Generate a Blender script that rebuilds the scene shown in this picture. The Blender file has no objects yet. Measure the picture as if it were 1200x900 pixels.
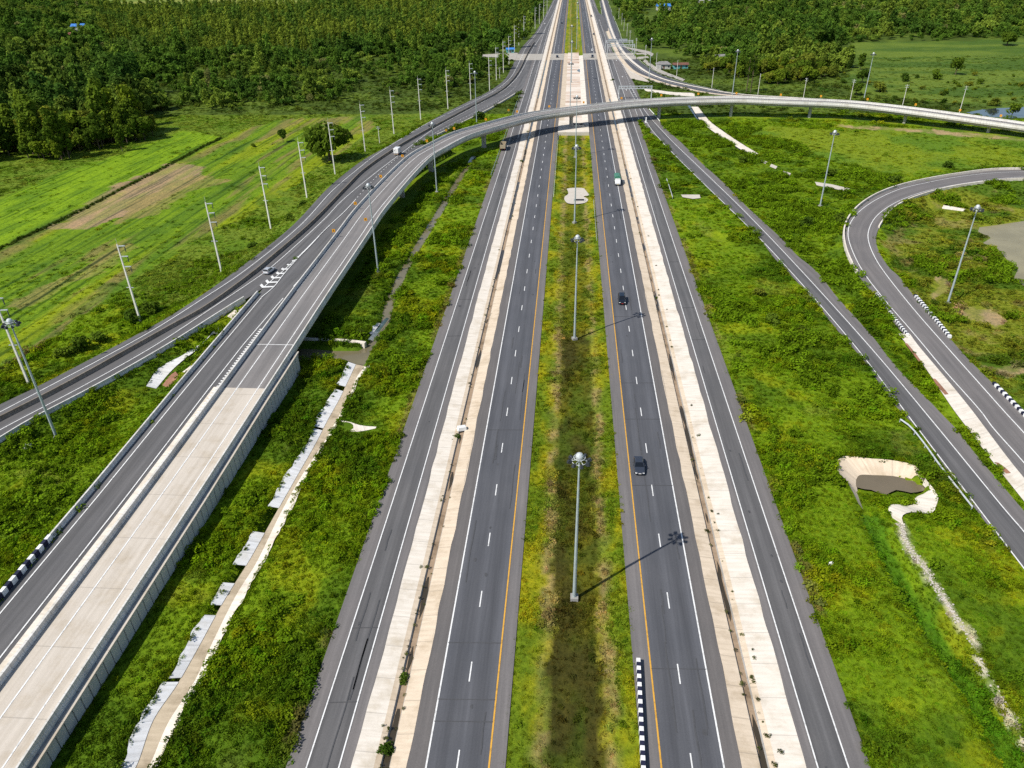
import bpy, bmesh, math, random
import numpy as np
from mathutils import Vector, Matrix

random.seed(7)
RNG = np.random.default_rng(11)
SC = bpy.context.scene
COL = SC.collection
PI = math.pi

# ------------------------------------------------------------------ camera
CAM_H = 80.0
_n = np.array([28.0, 1447.0, 864.0]); _n /= np.linalg.norm(_n)          # straight down, seen from the camera
_r = np.array([72.0, -516.0, 864.0]); _r -= _n * (_r @ _n); _r /= np.linalg.norm(_r)   # along the highway
_x = np.cross(_n, _r)
cam_data = bpy.data.cameras.new('camera')
cam = bpy.data.objects.new('camera', cam_data); COL.objects.link(cam)
cam_data.sensor_width = 36.0
cam_data.lens = 864.0 / 1200.0 * 36.0
cam_data.clip_start = 1.0
cam_data.clip_end = 9000.0
_cx = Vector((_x[0], _r[0], -_n[0])); _cy = Vector((-_x[1], -_r[1], _n[1])); _cz = Vector((-_x[2], -_r[2], _n[2]))
m = Matrix.Identity(4)
for i in range(3):
    m[i][0] = _cx[i]; m[i][1] = _cy[i]; m[i][2] = _cz[i]
m[2][3] = CAM_H
cam.matrix_world = m
SC.camera = cam

# ------------------------------------------------------------------ light
SUN_DIR = Vector((-0.675, -0.5315, 1.0)).normalized()
world = bpy.data.worlds.new('World'); SC.world = world; world.use_nodes = True
wn = world.node_tree
bg = wn.nodes['Background']
sky = wn.nodes.new('ShaderNodeTexSky'); sky.sky_type = 'NISHITA'; sky.sun_disc = False
sky.sun_elevation = math.asin(SUN_DIR.z)
sky.sun_rotation = math.atan2(SUN_DIR.x, SUN_DIR.y)
sky.air_density = 1.0; sky.dust_density = 0.6
wn.links.new(sky.outputs[0], bg.inputs[0])
bg.inputs[1].default_value = 0.085
sun_d = bpy.data.lights.new('sun', 'SUN'); sun_d.energy = 4.0; sun_d.angle = math.radians(0.5); sun_d.color = (1.0, 0.95, 0.87)
sun = bpy.data.objects.new('sun', sun_d); COL.objects.link(sun)
sun.rotation_euler = SUN_DIR.to_track_quat('Z', 'Y').to_euler()
sun.location = (0, 0, 200)
vs = SC.view_settings
vs.view_transform = 'Standard'; vs.look = 'None'; vs.gamma = 1.0; vs.use_curve_mapping = False
vs.exposure = 0.45
SC.cycles.max_bounces = 5; SC.cycles.diffuse_bounces = 2; SC.cycles.glossy_bounces = 2
SC.cycles.transmission_bounces = 2; SC.cycles.transparent_max_bounces = 4
SC.cycles.use_denoising = False
SC.cycles.use_adaptive_sampling = True; SC.cycles.adaptive_threshold = 0.02
SC.cycles.caustics_reflective = False; SC.cycles.caustics_refractive = False

# ------------------------------------------------------------------ measuring the place
def G(px, py, z=0.0):
    """point of the place at height z that is found at pixel (px, py) of the 1200 x 900 photograph"""
    d = np.array([px - 600.0, py - 450.0, 864.0])
    X = d @ _x; Y = d @ _r; Z = -(d @ _n)
    t = (z - CAM_H) / Z
    return np.array([X * t, Y * t, z])

def GZ(px, py, zfun, dz=0.0):
    z = 2.0
    for _ in range(25):
        P = G(px, py, z + dz); z = float(zfun(P[1]))
    P = G(px, py, z + dz); P[2] = z
    return P

def ZE(Y):   # road surface of the ramp that climbs onto the flyover
    return np.interp(Y, [0, 30, 43, 60, 90, 120, 137, 165, 185, 220, 270], [1.2, 2.2, 2.6, 3.0, 3.5, 4.5, 4.9, 5.7, 6.0, 6.6, 7.9])
def ZE1(Y):  # the asphalt ramp beside it
    return np.interp(Y, [0, 30, 43, 60, 90, 120, 137, 165, 200, 240, 300, 350, 400, 450, 500], [1.2, 2.2, 2.6, 3.0, 3.5, 4.45, 4.8, 5.3, 5.3, 5.0, 3.6, 2.2, 1.0, 0.4, 0.14])
def ZL1(Y):  # the lower ramp from the left
    return np.interp(Y, [60, 90, 112, 140, 168, 200, 240, 300, 350, 400, 450, 500, 2000], [0.5, 0.8, 1.6, 3.2, 5.2, 5.3, 5.0, 3.6, 2.2, 1.0, 0.4, 0.14, 0.14])

def resample(pts, spacing=3.0, smooth=True, n=None):
    P = np.asarray(pts, float)
    if smooth and len(P) > 2:
        Q = np.vstack([2 * P[0] - P[1], P, 2 * P[-1] - P[-2]])
        out = []
        for i in range(1, len(Q) - 2):
            p0, p1, p2, p3 = Q[i - 1], Q[i], Q[i + 1], Q[i + 2]
            k = 12
            t = np.linspace(0, 1, k, endpoint=False)[:, None]
            t0 = 0.0
            d1 = max(np.linalg.norm(p1 - p0), 1e-6) ** .5; d2 = max(np.linalg.norm(p2 - p1), 1e-6) ** .5; d3 = max(np.linalg.norm(p3 - p2), 1e-6) ** .5
            m1 = (p2 - p1) / d2 * 1.0 - ((p2 - p0) / (d1 + d2)) + (p1 - p0) / d1
            m2 = (p2 - p1) / d2 - ((p3 - p1) / (d2 + d3)) + (p3 - p2) / d3
            m1 = m1 * d2; m2 = m2 * d2
            h = (2 * t**3 - 3 * t**2 + 1) * p1 + (t**3 - 2 * t**2 + t) * m1 + (-2 * t**3 + 3 * t**2) * p2 + (t**3 - t**2) * m2
            out.append(h)
        out.append(P[-1:])
        P = np.vstack(out)
    s = np.concatenate([[0], np.cumsum(np.linalg.norm(np.diff(P, axis=0), axis=1))])
    if n is None: n = max(2, int(round(s[-1] / spacing)) + 1)
    q = np.linspace(0, s[-1], n)
    return np.stack([np.interp(q, s, P[:, k]) for k in range(3)], axis=1)

def side(P):
    """unit horizontal vector to the right of the line's direction at each point"""
    T = np.gradient(P[:, :2], axis=0)
    T /= np.maximum(np.linalg.norm(T, axis=1), 1e-9)[:, None]
    return np.stack([T[:, 1], -T[:, 0], np.zeros(len(P))], axis=1)

def off(P, d, dz=0.0):
    Q = P + side(P) * d
    Q[:, 2] += dz
    return Q

# value noise on arrays
def _hash(ix, iy, s):
    h = (ix * 374761393 + iy * 668265263 + s * 982451653) & 0x7fffffff
    h = ((h ^ (h >> 13)) * 1274126177) & 0x7fffffff
    return ((h ^ (h >> 16)) & 0xffff) / 65535.0
def vnoise(x, y, s=0):
    ix = np.floor(x).astype(np.int64); iy = np.floor(y).astype(np.int64)
    fx = x - ix; fy = y - iy
    fx = fx * fx * (3 - 2 * fx); fy = fy * fy * (3 - 2 * fy)
    a = _hash(ix, iy, s); b = _hash(ix + 1, iy, s); c = _hash(ix, iy + 1, s); d = _hash(ix + 1, iy + 1, s)
    return (a * (1 - fx) + b * fx) * (1 - fy) + (c * (1 - fx) + d * fx) * fy
def fbm(x, y, s=0, o=4):
    v = 0; a = .5; t = 0
    for k in range(o):
        v = v + a * vnoise(x, y, s + k * 17); t += a; a *= .5; x = x * 2.03 + 5.1; y = y * 2.03 + 3.7
    return v / t

def inpoly(x, y, poly):
    poly = np.asarray(poly, float)[:, :2]
    res = np.zeros(x.shape, bool)
    bb = (x >= poly[:, 0].min()) & (x <= poly[:, 0].max()) & (y >= poly[:, 1].min()) & (y <= poly[:, 1].max())
    if not bb.any(): return res
    xs, ys = x[bb], y[bb]
    r = np.zeros(xs.shape, bool)
    n = len(poly)
    for i in range(n):
        x1, y1 = poly[i]; x2, y2 = poly[(i + 1) % n]
        if y1 == y2: continue
        c = ((ys < y1) != (ys < y2)) & (xs < (x2 - x1) * (ys - y1) / (y2 - y1) + x1)
        r ^= c
    res[bb] = r
    return res

def polydist(x, y, line):
    """distance to a polyline and the height of its nearest point"""
    L = np.asarray(line, float)
    D = np.full(x.shape, 1e9); Z = np.zeros(x.shape)
    for a, b in zip(L[:-1], L[1:]):
        dx, dy = b[0] - a[0], b[1] - a[1]
        l2 = dx * dx + dy * dy
        if l2 < 1e-9: continue
        t = np.clip(((x - a[0]) * dx + (y - a[1]) * dy) / l2, 0, 1)
        d = np.hypot(x - a[0] - t * dx, y - a[1] - t * dy)
        w = d < D
        D = np.where(w, d, D); Z = np.where(w, a[2] + t * (b[2] - a[2]), Z)
    return D, Z

# ------------------------------------------------------------------ materials
MATS = {}
def new_mat(name):
    mt = bpy.data.materials.new(name); mt.use_nodes = True
    nt = mt.node_tree; b = nt.nodes['Principled BSDF']
    return mt, nt, b
def N(nt, t, **kw):
    n = nt.nodes.new(t)
    for k, v in kw.items(): setattr(n, k, v)
    return n
def ramp(nt, fac, stops):
    r = N(nt, 'ShaderNodeValToRGB'); e = r.color_ramp.elements
    while len(e) > 1: e.remove(e[0])
    e[0].position = stops[0][0]; e[0].color = (*stops[0][1], 1)
    for p, c in stops[1:]:
        k = e.new(p); k.color = (*c, 1)
    nt.links.new(fac, r.inputs[0]); return r.outputs[0]
def mixc(nt, fac, a, b, mode='MIX'):
    mx = N(nt, 'ShaderNodeMix', data_type='RGBA', blend_type=mode)
    for s, v in ((mx.inputs[0], fac), (mx.inputs[6], a), (mx.inputs[7], b)):
        if hasattr(v, 'links') or hasattr(v, 'is_output'): nt.links.new(v, s)
        elif isinstance(v, (int, float)): s.default_value = v
        else: s.default_value = (*v, 1)
    return mx.outputs[2]
def noise(nt, vec, scale, detail=4, rough=.55):
    n = N(nt, 'ShaderNodeTexNoise'); n.inputs['Scale'].default_value = scale; n.inputs['Detail'].default_value = detail; n.inputs['Roughness'].default_value = rough
    if vec is not None: nt.links.new(vec, n.inputs['Vector'])
    return n.outputs['Fac']
def mapping(nt, vec, scale):
    mp = N(nt, 'ShaderNodeMapping'); mp.inputs['Scale'].default_value = scale; nt.links.new(vec, mp.inputs[0]); return mp.outputs[0]
def plain(name, col, rough=.6, metal=0.0, var=.12, scale=2.0, spec=.3):
    if name in MATS: return MATS[name]
    mt, nt, b = new_mat(name)
    tc = N(nt, 'ShaderNodeTexCoord')
    f = noise(nt, tc.outputs['Object'], scale)
    lo = tuple(c * (1 - var) for c in col); hi = tuple(min(1, c * (1 + var)) for c in col)
    nt.links.new(ramp(nt, f, [(.3, lo), (.7, hi)]), b.inputs['Base Color'])
    b.inputs['Roughness'].default_value = rough; b.inputs['Metallic'].default_value = metal
    b.inputs['Specular IOR Level'].default_value = spec
    MATS[name] = mt; return mt

def asphalt(name, col, track=.18, patch=.10):
    """UV: u = metres across, v = metres along"""
    mt, nt, b = new_mat(name)
    uv = N(nt, 'ShaderNodeUVMap'); uv.uv_map = 'UVMap'
    geo = N(nt, 'ShaderNodeNewGeometry')
    streak = noise(nt, mapping(nt, uv.outputs[0], (.62, .012, 1)), 1.0, 3, .5)
    fine = noise(nt, mapping(nt, uv.outputs[0], (3.0, .10, 1)), 1.0, 3, .6)
    blot = noise(nt, geo.outputs['Position'], .07, 5, .6)
    grain = noise(nt, geo.outputs['Position'], 6.0, 3, .7)
    c1 = ramp(nt, streak, [(.3, tuple(c * (1 - track) for c in col)), (.5, col), (.72, tuple(c * (1 + track * 1.3) for c in col))])
    c2 = mixc(nt, .6, c1, ramp(nt, fine, [(.25, (.78, .78, .79)), (.75, (1.18, 1.17, 1.15))]), 'MULTIPLY')
    c3 = mixc(nt, .8, c2, ramp(nt, blot, [(.3, (.86, .87, .88)), (.7, (1.12, 1.10, 1.08))]), 'MULTIPLY')
    c4 = mixc(nt, .7, c3, ramp(nt, grain, [(.2, (.8, .8, .8)), (.8, (1.2, 1.2, 1.2))]), 'MULTIPLY')
    nt.links.new(c4, b.inputs['Base Color'])
    b.inputs['Roughness'].default_value = .82; b.inputs['Specular IOR Level'].default_value = .35
    bp = N(nt, 'ShaderNodeBump'); bp.inputs['Strength'].default_value = .25; bp.inputs['Distance'].default_value = .02
    nt.links.new(grain, bp.inputs['Height']); nt.links.new(bp.outputs[0], b.inputs['Normal'])
    MATS[name] = mt; return mt

def concrete(name, col, joint=6.0, stain=.35, streak=(.25, 1.6, 1)):
    mt, nt, b = new_mat(name)
    uv = N(nt, 'ShaderNodeUVMap'); uv.uv_map = 'UVMap'
    geo = N(nt, 'ShaderNodeNewGeometry')
    blot = noise(nt, geo.outputs['Position'], .22, 6, .65)
    st = noise(nt, mapping(nt, uv.outputs[0], streak), 1.0, 4, .6)
    grain = noise(nt, geo.outputs['Position'], 5.0, 3, .7)
    dk = tuple(c * (1 - stain) for c in col); dk = (dk[0], dk[1] * .95, dk[2] * .86)
    c1 = ramp(nt, blot, [(.28, dk), (.5, tuple(c * .96 for c in col)), (.75, col)])
    c2 = mixc(nt, .55, c1, ramp(nt, st, [(.3, (.72, .70, .66)), (.62, (1.05, 1.05, 1.05))]), 'MULTIPLY')
    c3 = mixc(nt, .5, c2, ramp(nt, grain, [(.2, (.84, .84, .83)), (.8, (1.12, 1.12, 1.12))]), 'MULTIPLY')
    if joint:
        sx = N(nt, 'ShaderNodeSeparateXYZ'); nt.links.new(uv.outputs[0], sx.inputs[0])
        md = N(nt, 'ShaderNodeMath', operation='PINGPONG'); md.inputs[1].default_value = joint / 2; nt.links.new(sx.outputs[1], md.inputs[0])
        lt = N(nt, 'ShaderNodeMath', operation='LESS_THAN'); lt.inputs[1].default_value = .07; nt.links.new(md.outputs[0], lt.inputs[0])
        ml = N(nt, 'ShaderNodeMath', operation='MULTIPLY'); ml.inputs[1].default_value = .45; nt.links.new(lt.outputs[0], ml.inputs[0])
        c3 = mixc(nt, ml.outputs[0], c3, tuple(c * .45 for c in col))
    nt.links.new(c3, b.inputs['Base Color'])
    b.inputs['Roughness'].default_value = .9; b.inputs['Specular IOR Level'].default_value = .2
    MATS[name] = mt; return mt

def paint_mark(name, col):
    mt, nt, b = new_mat(name)
    geo = N(nt, 'ShaderNodeNewGeometry')
    w = noise(nt, geo.outputs['Position'], 1.6, 5, .7)
    nt.links.new(ramp(nt, w, [(.28, tuple(c * .55 for c in col)), (.5, col)]), b.inputs['Base Color'])
    b.inputs['Roughness'].default_value = .7
    MATS[name] = mt; return mt

asphalt('asphalt_lane', (.084, .087, .097), .24)
asphalt('asphalt_shoulder', (.125, .116, .112), .10)
asphalt('asphalt_grey', (.108, .106, .107), .26)
asphalt('asphalt_pale', (.150, .140, .137), .16)
asphalt('asphalt_deck', (.185, .175, .170), .22)
concrete('concrete_lining', (.66, .55, .42), 4.5, .30)
concrete('concrete_white', (.72, .66, .575), 5.0, .26)
concrete('concrete_deck', (.55, .495, .425), 10.0, .20, (1.3, .03, 1))
concrete('concrete_grey', (.40, .39, .37), 3.0, .3)
concrete('concrete_pier', (.42, .40, .37), 0, .25)
concrete('concrete_weathered', (.66, .645, .61), 1.2, .30)
concrete('sandy_floor', (.50, .415, .30), 0, .5)
concrete('slab_grey', (.40, .375, .335), 0, .25)
concrete('concrete_brown', (.25, .215, .175), 2.0, .3)
paint_mark('white_paint', (.72, .72, .70))
paint_mark('yellow_paint', (.62, .33, .04))
plain('galvanised', (.36, .42, .43), .5, .15)
plain('galvanised_pale', (.50, .53, .54), .4, .2)
plain('pole_concrete', (.66, .64, .58), .9)
plain('dark_lamp', (.03, .035, .04), .4)
plain('lamp_glass', (.7, .75, .8), .2)
plain('steel_arm', (.50, .53, .55), .5, .3)
plain('insulator', (.05, .06, .06), .4)
plain('sign_orange', (.80, .35, .01), .5, var=.05)
plain('sign_black', (.015, .015, .015), .5)
plain('barrier_white', (.75, .75, .73), .7)
plain('barrier_black', (.014, .016, .04), .7)
plain('tyre', (.018, .018, .019), .8)
plain('rim', (.35, .36, .37), .35, .7)
plain('car_glass', (.008, .010, .013), .08, spec=.6)
plain('head_lamp', (.8, .8, .78), .15)
plain('tail_lamp', (.45, .02, .015), .3)
plain('red_soil', (.26, .13, .08), .95, var=.3, scale=.8)
plain('bark', (.10, .075, .05), .95, var=.35, scale=3)
plain('bark_pale', (.30, .26, .20), .95, var=.3, scale=3)

# ------------------------------------------------------------------ mesh helpers
class MB:
    def __init__(s): s.v = []; s.f = []; s.mi = []; s.n = 0
    def add(s, verts, faces, mi=0):
        b = s.n
        s.v.extend([tuple(map(float, q)) for q in verts]); s.n += len(verts)
        for f in faces: s.f.append(tuple(b + i for i in f)); s.mi.append(mi)
        return s
    def box(s, x0, x1, y0, y1, z0, z1, mi=0, taper=0.0):
        t = taper
        vs_ = [(x0, y0, z0), (x1, y0, z0), (x1, y1, z0), (x0, y1, z0), (x0 + t, y0 + t, z1), (x1 - t, y0 + t, z1), (x1 - t, y1 - t, z1), (x0 + t, y1 - t, z1)]
        return s.add(vs_, [(3, 2, 1, 0), (4, 5, 6, 7), (0, 1, 5, 4), (1, 2, 6, 5), (2, 3, 7, 6), (3, 0, 4, 7)], mi)
    def tube(s, p0, p1, r0, r1=None, k=8, mi=0, caps=True):
        p0 = Vector(p0); p1 = Vector(p1); r1 = r0 if r1 is None else r1
        d = (p1 - p0).normalized(); a = d.orthogonal().normalized(); b_ = d.cross(a)
        vs_ = []
        for p, r in ((p0, r0), (p1, r1)):
            for i in range(k):
                t = 2 * PI * i / k; vs_.append(p + a * (math.cos(t) * r) + b_ * (math.sin(t) * r))
        fs = [(i, (i + 1) % k, k + (i + 1) % k, k + i) for i in range(k)]
        if caps: fs += [tuple(reversed(range(k))), tuple(range(k, 2 * k))]
        return s.add(vs_, fs, mi)
    def bar(s, p0, p1, w, h, mi=0):
        p0 = Vector(p0); p1 = Vector(p1); d = (p1 - p0).normalized()
        a = d.cross(Vector((0, 0, 1)))
        a = a.normalized() if a.length > 1e-4 else Vector((1, 0, 0))
        b_ = a.cross(d)
        vs_ = [p + a * (sx * w / 2) + b_ * (sz * h / 2) for p in (p0, p1) for sx, sz in ((-1, -1), (1, -1), (1, 1), (-1, 1))]
        return s.add(vs_, [(0, 1, 2, 3), (7, 6, 5, 4), (0, 4, 5, 1), (1, 5, 6, 2), (2, 6, 7, 3), (3, 7, 4, 0)], mi)
    def build(s, name, mats, parent=None, smooth=False, bevel=0):
        me = bpy.data.meshes.new(name); me.from_pydata(s.v, [], s.f)
        if not isinstance(mats, (list, tuple)): mats = [mats]
        for mt in mats: me.materials.append(MATS[mt] if isinstance(mt, str) else mt)
        if len(mats) > 1: me.polygons.foreach_set('material_index', s.mi)
        if smooth: me.polygons.foreach_set('use_smooth', [True] * len(me.polygons))
        bm = bmesh.new(); bm.from_mesh(me); bmesh.ops.recalc_face_normals(bm, faces=bm.faces)
        if bevel: bmesh.ops.bevel(bm, geom=list(bm.edges), offset=bevel, segments=1, affect='EDGES')
        bm.to_mesh(me); bm.free()
        o = bpy.data.objects.new(name, me); COL.objects.link(o)
        if parent is not None: o.parent = parent
        return o

def fix(o, label=None, cat=None, group=None, kind=None):
    if label: o['label'] = label
    if cat: o['category'] = cat
    if group: o['group'] = group
    if kind: o['kind'] = kind
    return o
def empty(name, loc=(0, 0, 0), rz=0.0, label=None, cat=None, group=None):
    o = bpy.data.objects.new(name, None); COL.objects.link(o); o.location = [float(c) for c in loc]; o.rotation_euler = (0, 0, rz)
    o.empty_display_size = .5
    return fix(o, label, cat, group)
def copy_tree(o, parent=None):
    c = o.copy(); COL.objects.link(c)
    c.parent = parent
    for ch in list(o.children): copy_tree(ch, c)
    return c

def grid_mesh(name, lines, mat, parent=None, uvs=None, smooth=False, closed=False):
    """sheet through k lines of n points each"""
    A = np.asarray(lines, float)            # k, n, 3
    k, n, _ = A.shape
    verts = A.reshape(-1, 3)
    faces = []
    for i in range(k if closed else k - 1):
        i2 = (i + 1) % k
        for j in range(n - 1):
            faces.append((i * n + j, i2 * n + j, i2 * n + j + 1, i * n + j + 1))
    me = bpy.data.meshes.new(name); me.from_pydata(verts.tolist(), [], faces)
    if mat: me.materials.append(MATS[mat] if isinstance(mat, str) else mat)
    mid = A[k // 2] if k > 2 else A.mean(0)
    along = np.concatenate([[0], np.cumsum(np.linalg.norm(np.diff(mid, axis=0), axis=1))])
    dd = np.linalg.norm(np.diff(A[:, :, :2] if not closed else A, axis=0), axis=2)
    across = np.concatenate([np.zeros((1, n)), np.cumsum(dd, axis=0)])
    across = across - across[-1:] / 2
    if uvs is None:
        U = across; V = np.broadcast_to(along, (k, n))
    uvl = me.uv_layers.new(name='UVMap')
    li = np.zeros(len(me.loops), np.int32); me.loops.foreach_get('vertex_index', li)
    uv = np.stack([U.reshape(-1)[li], V.reshape(-1)[li]], axis=1).astype(np.float32)
    uvl.data.foreach_set('uv', uv.reshape(-1))
    if smooth: me.polygons.foreach_set('use_smooth', [True] * len(me.polygons))
    if closed:
        bm = bmesh.new(); bm.from_mesh(me)
        bmesh.ops.holes_fill(bm, edges=[e for e in bm.edges if e.is_boundary], sides=0)
        bmesh.ops.recalc_face_normals(bm, faces=bm.faces); bm.to_mesh(me); bm.free()
    else:
        me.update()
        if len(me.polygons) and sum(p.normal.z for p in list(me.polygons)[:50]) < 0: me.flip_normals()
    o = bpy.data.objects.new(name, me); COL.objects.link(o)
    if parent is not None: o.parent = parent
    return o

NOGROW = []     # road and concrete outlines where nothing grows
def strip2(name, left, right, mat, n=None, grow=False, kind='structure', parent=None):
    if n is None: n = max(2, int(np.linalg.norm(np.diff(np.asarray(left), axis=0), axis=1).sum() / 4))
    L = resample(left, n=n); R = resample(right, n=n)
    o = grid_mesh(name, [L, (2 * L + R) / 3, (L + 2 * R) / 3, R], mat, parent)
    if kind and parent is None: o['kind'] = kind
    if not grow: NOGROW.append(np.vstack([L, R[::-1]]))
    return o, L, R
def ribbon(P, w, dz):
    return off(P, -w / 2, dz), off(P, w / 2, dz)

class Marks:
    """collects painted lines into one sheet mesh"""
    def __init__(s): s.v = []; s.f = []
    def quadstrip(s, L, R):
        b = len(s.v); n = len(L)
        s.v += [tuple(q) for q in L] + [tuple(q) for q in R]
        s.f += [(b + j, b + n + j, b + n + j + 1, b + j + 1) for j in range(n - 1)]
    def line(s, P, w=.16, dz=.02):
        s.quadstrip(*ribbon(np.asarray(P, float), w, dz))
    def dash(s, P, on=3.0, gap=9.0, w=.16, dz=.02, start=0.0):
        P = np.asarray(P, float)
        d = np.concatenate([[0], np.cumsum(np.linalg.norm(np.diff(P, axis=0), axis=1))])
        t = start
        while t + on < d[-1]:
            q = np.array([t, t + on / 2, t + on])
            s.line(np.stack([np.interp(q, d, P[:, k]) for k in range(3)], axis=1), w, dz)
            t += on + gap
    def poly(s, pts):
        b = len(s.v); s.v += [tuple(q) for q in pts]; s.f.append(tuple(range(b, b + len(pts))))
    def build(s, name, mat, parent=None):
        me = bpy.data.meshes.new(name); me.from_pydata(s.v, [], s.f); me.materials.append(MATS[mat])
        bm = bmesh.new(); bm.from_mesh(me)
        for f in bm.faces:
            f.normal_update()
            if f.normal.z < 0: f.normal_flip()
        bm.to_mesh(me); bm.free()
        o = bpy.data.objects.new(name, me); COL.objects.link(o)
        if parent is not None: o.parent = parent
        else: o['kind'] = 'structure'
        return o

def sweep(name, P, prof, mat, parent=None):
    """closed profile [(offset right, height)] carried along P"""
    lines = [off(P, u, w) for u, w in prof]
    return grid_mesh(name, lines, mat, parent, closed=True)

# ------------------------------------------------------------------ the straight highway
Y0, Y1 = -60.0, 2300.0
def xline(x, z=0.12, y0=Y0, y1=Y1, step=30.0):
    ys = np.linspace(y0, y1, max(2, int((y1 - y0) / step)))
    return np.stack([np.full_like(ys, x), ys, np.full_like(ys, z)], axis=1)
def band(name, xs, zs, mat, y0=Y0, y1=Y1, parent=None, nogrow=True):
    o = grid_mesh(name, [xline(x, z, y0, y1) for x, z in zip(xs, zs)], mat, parent)
    o['kind'] = 'structure'
    if nogrow: NOGROW.append([(xs[0], y0), (xs[-1], y0), (xs[-1], y1), (xs[0], y1)])
    return o
band('road_shoulder', [-30.5, -28.3], [.09, .12], 'asphalt_pale')
band('road', [-28.3, -24.3], [.12, .12], 'asphalt_grey')
band('road_shoulder', [-24.3, -22.9], [.12, .11], 'asphalt_pale')
band('road_shoulder', [-16.8, -14.65], [.11, .12], 'asphalt_shoulder')
band('road', [-14.65, -11.0, -7.35], [.12, .15, .12], 'asphalt_lane')
band('road_shoulder', [-7.35, -5.6], [.12, .09], 'asphalt_pale')
band('road_shoulder', [9.75, 11.85], [.09, .12], 'asphalt_pale')
band('road', [11.85, 15.4, 19.05], [.12, .15, .12], 'asphalt_lane')
band('road_shoulder', [19.05, 21.1], [.12, .11], 'asphalt_shoulder')
band('road_shoulder', [28.05, 29.3], [.11, .12], 'asphalt_pale')
band('road', [29.3, 32.9], [.12, .12], 'asphalt_grey')
band('road_shoulder', [32.9, 35.3], [.12, .09], 'asphalt_pale')

def wob(P, seed, a, f=.25):
    P = np.array(P, float); P[:, 0] += (vnoise(P[:, 1] * f, P[:, 1] * 0 + seed, seed) - .5) * a; return P
# concrete lined drains between the carriageways
def drain(name, xs, zs, mats):
    for (a, b), (za, zb), mt, ja, jb in zip(zip(xs[:-1], xs[1:]), zip(zs[:-1], zs[1:]), mats, [.28] + [0] * 9, [0] * (len(xs) - 2) + [.28]):
        A = wob(xline(a, za, step=1.7), 3, ja) if ja else xline(a, za, step=1.7)
        B = wob(xline(b, zb, step=1.7), 8, jb) if jb else xline(b, zb, step=1.7)
        o = grid_mesh(name, [A, B], mt); o['kind'] = 'structure'
    NOGROW.append([(xs[0], Y0), (xs[-1], Y0), (xs[-1], Y1), (xs[0], Y1)])
concrete('drain_bed', (.34, .25, .17), 0, .6)
drain('drain_channel', [-23.0, -20.55, -19.85, -19.72, -18.9, -18.75, -16.7], [.13, -.02, -.16, -.50, -.50, -.14, .13], ['concrete_white', 'concrete_lining', 'concrete_grey', 'drain_bed', 'concrete_grey', 'concrete_lining'])
drain('drain_channel', [21.0, 23.1, 23.28, 24.0, 24.12, 24.9, 28.15], [.13, -.14, -.50, -.50, -.16, -.05, .13], ['concrete_lining', 'concrete_grey', 'drain_bed', 'concrete_grey', 'concrete_lining', 'concrete_white'])

# dark standing water lying in stretches of the drain beds
mt, nt, b = new_mat('drain_water'); b.inputs['Base Color'].default_value = (.022, .020, .015, 1); b.inputs['Roughness'].default_value = .12
MATS['drain_water'] = mt
for x0, x1, spans in ((-19.72, -18.92, [(30, 57), (61, 66), (70, 79), (98, 104), (112, 115), (140, 150), (163, 166), (190, 215), (240, 290), (320, 420), (470, 640)]), (23.3, 24.0, [(30, 58), (72, 84), (92, 95), (103, 128), (137, 150), (171, 185), (190, 193), (214, 222), (239, 248), (268, 310), (380, 470)])):
    for a, c in spans:
        yy_ = np.arange(a, c, .9); cx_ = (x0 + x1) / 2; e_ = np.minimum(1, np.minimum(yy_ - a, c - yy_) / 2.2)
        hw_a = (x1 - x0) / 2 * np.clip(.15 + 1.5 * vnoise(yy_ * .35, yy_ * 0, 5), 0, 1) * e_; hw_b = (x1 - x0) / 2 * np.clip(.15 + 1.5 * vnoise(yy_ * .35, yy_ * 0, 9), 0, 1) * e_
        o = grid_mesh('drain_water', [np.stack([cx_ - hw_a, yy_, yy_ * 0 - .47], axis=1), np.stack([cx_ + hw_b, yy_, yy_ * 0 - .47], axis=1)], 'drain_water'); o['kind'] = 'structure'

white = Marks(); yellow = Marks()
for x in (-28.14, -24.45, -14.57, 18.95, 29.4, 32.82): white.line(xline(x, .135), .17 if abs(x) > 20 else .2)
for x in (-11.05, 15.4): white.dash(xline(x, .155), 3.0, 9.2, .17, .02, start=(84.4 - Y0) % 12.2 if x < 0 else (85.6 - Y0) % 12.2)
for x in (-7.45, 11.95): yellow.line(xline(x, .135), .2)

# ------------------------------------------------------------------ lower ramp from the left and its merge
L1_L = [(-150, 540), (-70, 508), (0, 474), (50, 450), (100, 424), (142, 402), (200, 370), (235, 347), (273, 320), (340, 267), (387, 218), (425, 188), (455, 171), (487, 152), (517, 135), (547, 120), (573, 107), (591, 93.5), (599, 80), (607, 63), (613, 54), (627, 38.5), (634, 27), (641, 14), (648, 0)]
L1_W1 = [(-150, 553), (-70, 519), (0, 483), (63, 450), (120, 420), (180, 386.7), (238, 350), (283, 320), (350, 266), (390, 223), (417, 200), (440, 182), (470, 163), (500, 145), (530, 131), (560, 116.5), (580, 106), (597, 92.5), (605, 80), (612, 65), (618, 53), (630, 38), (636, 27), (643, 14), (649.5, 0)]
L1_B = [(-150, 564), (-70, 529), (0, 493), (60, 462.5), (100, 441), (150, 413), (200, 385), (238, 364), (295, 323), (318, 304), (363, 265), (405, 222), (425, 202), (462, 176), (500, 154), (550, 127), (587, 107), (600, 95), (608, 84), (615, 70), (621, 58), (630, 44), (638, 30), (645, 16), (651.5, 0)]
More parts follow.
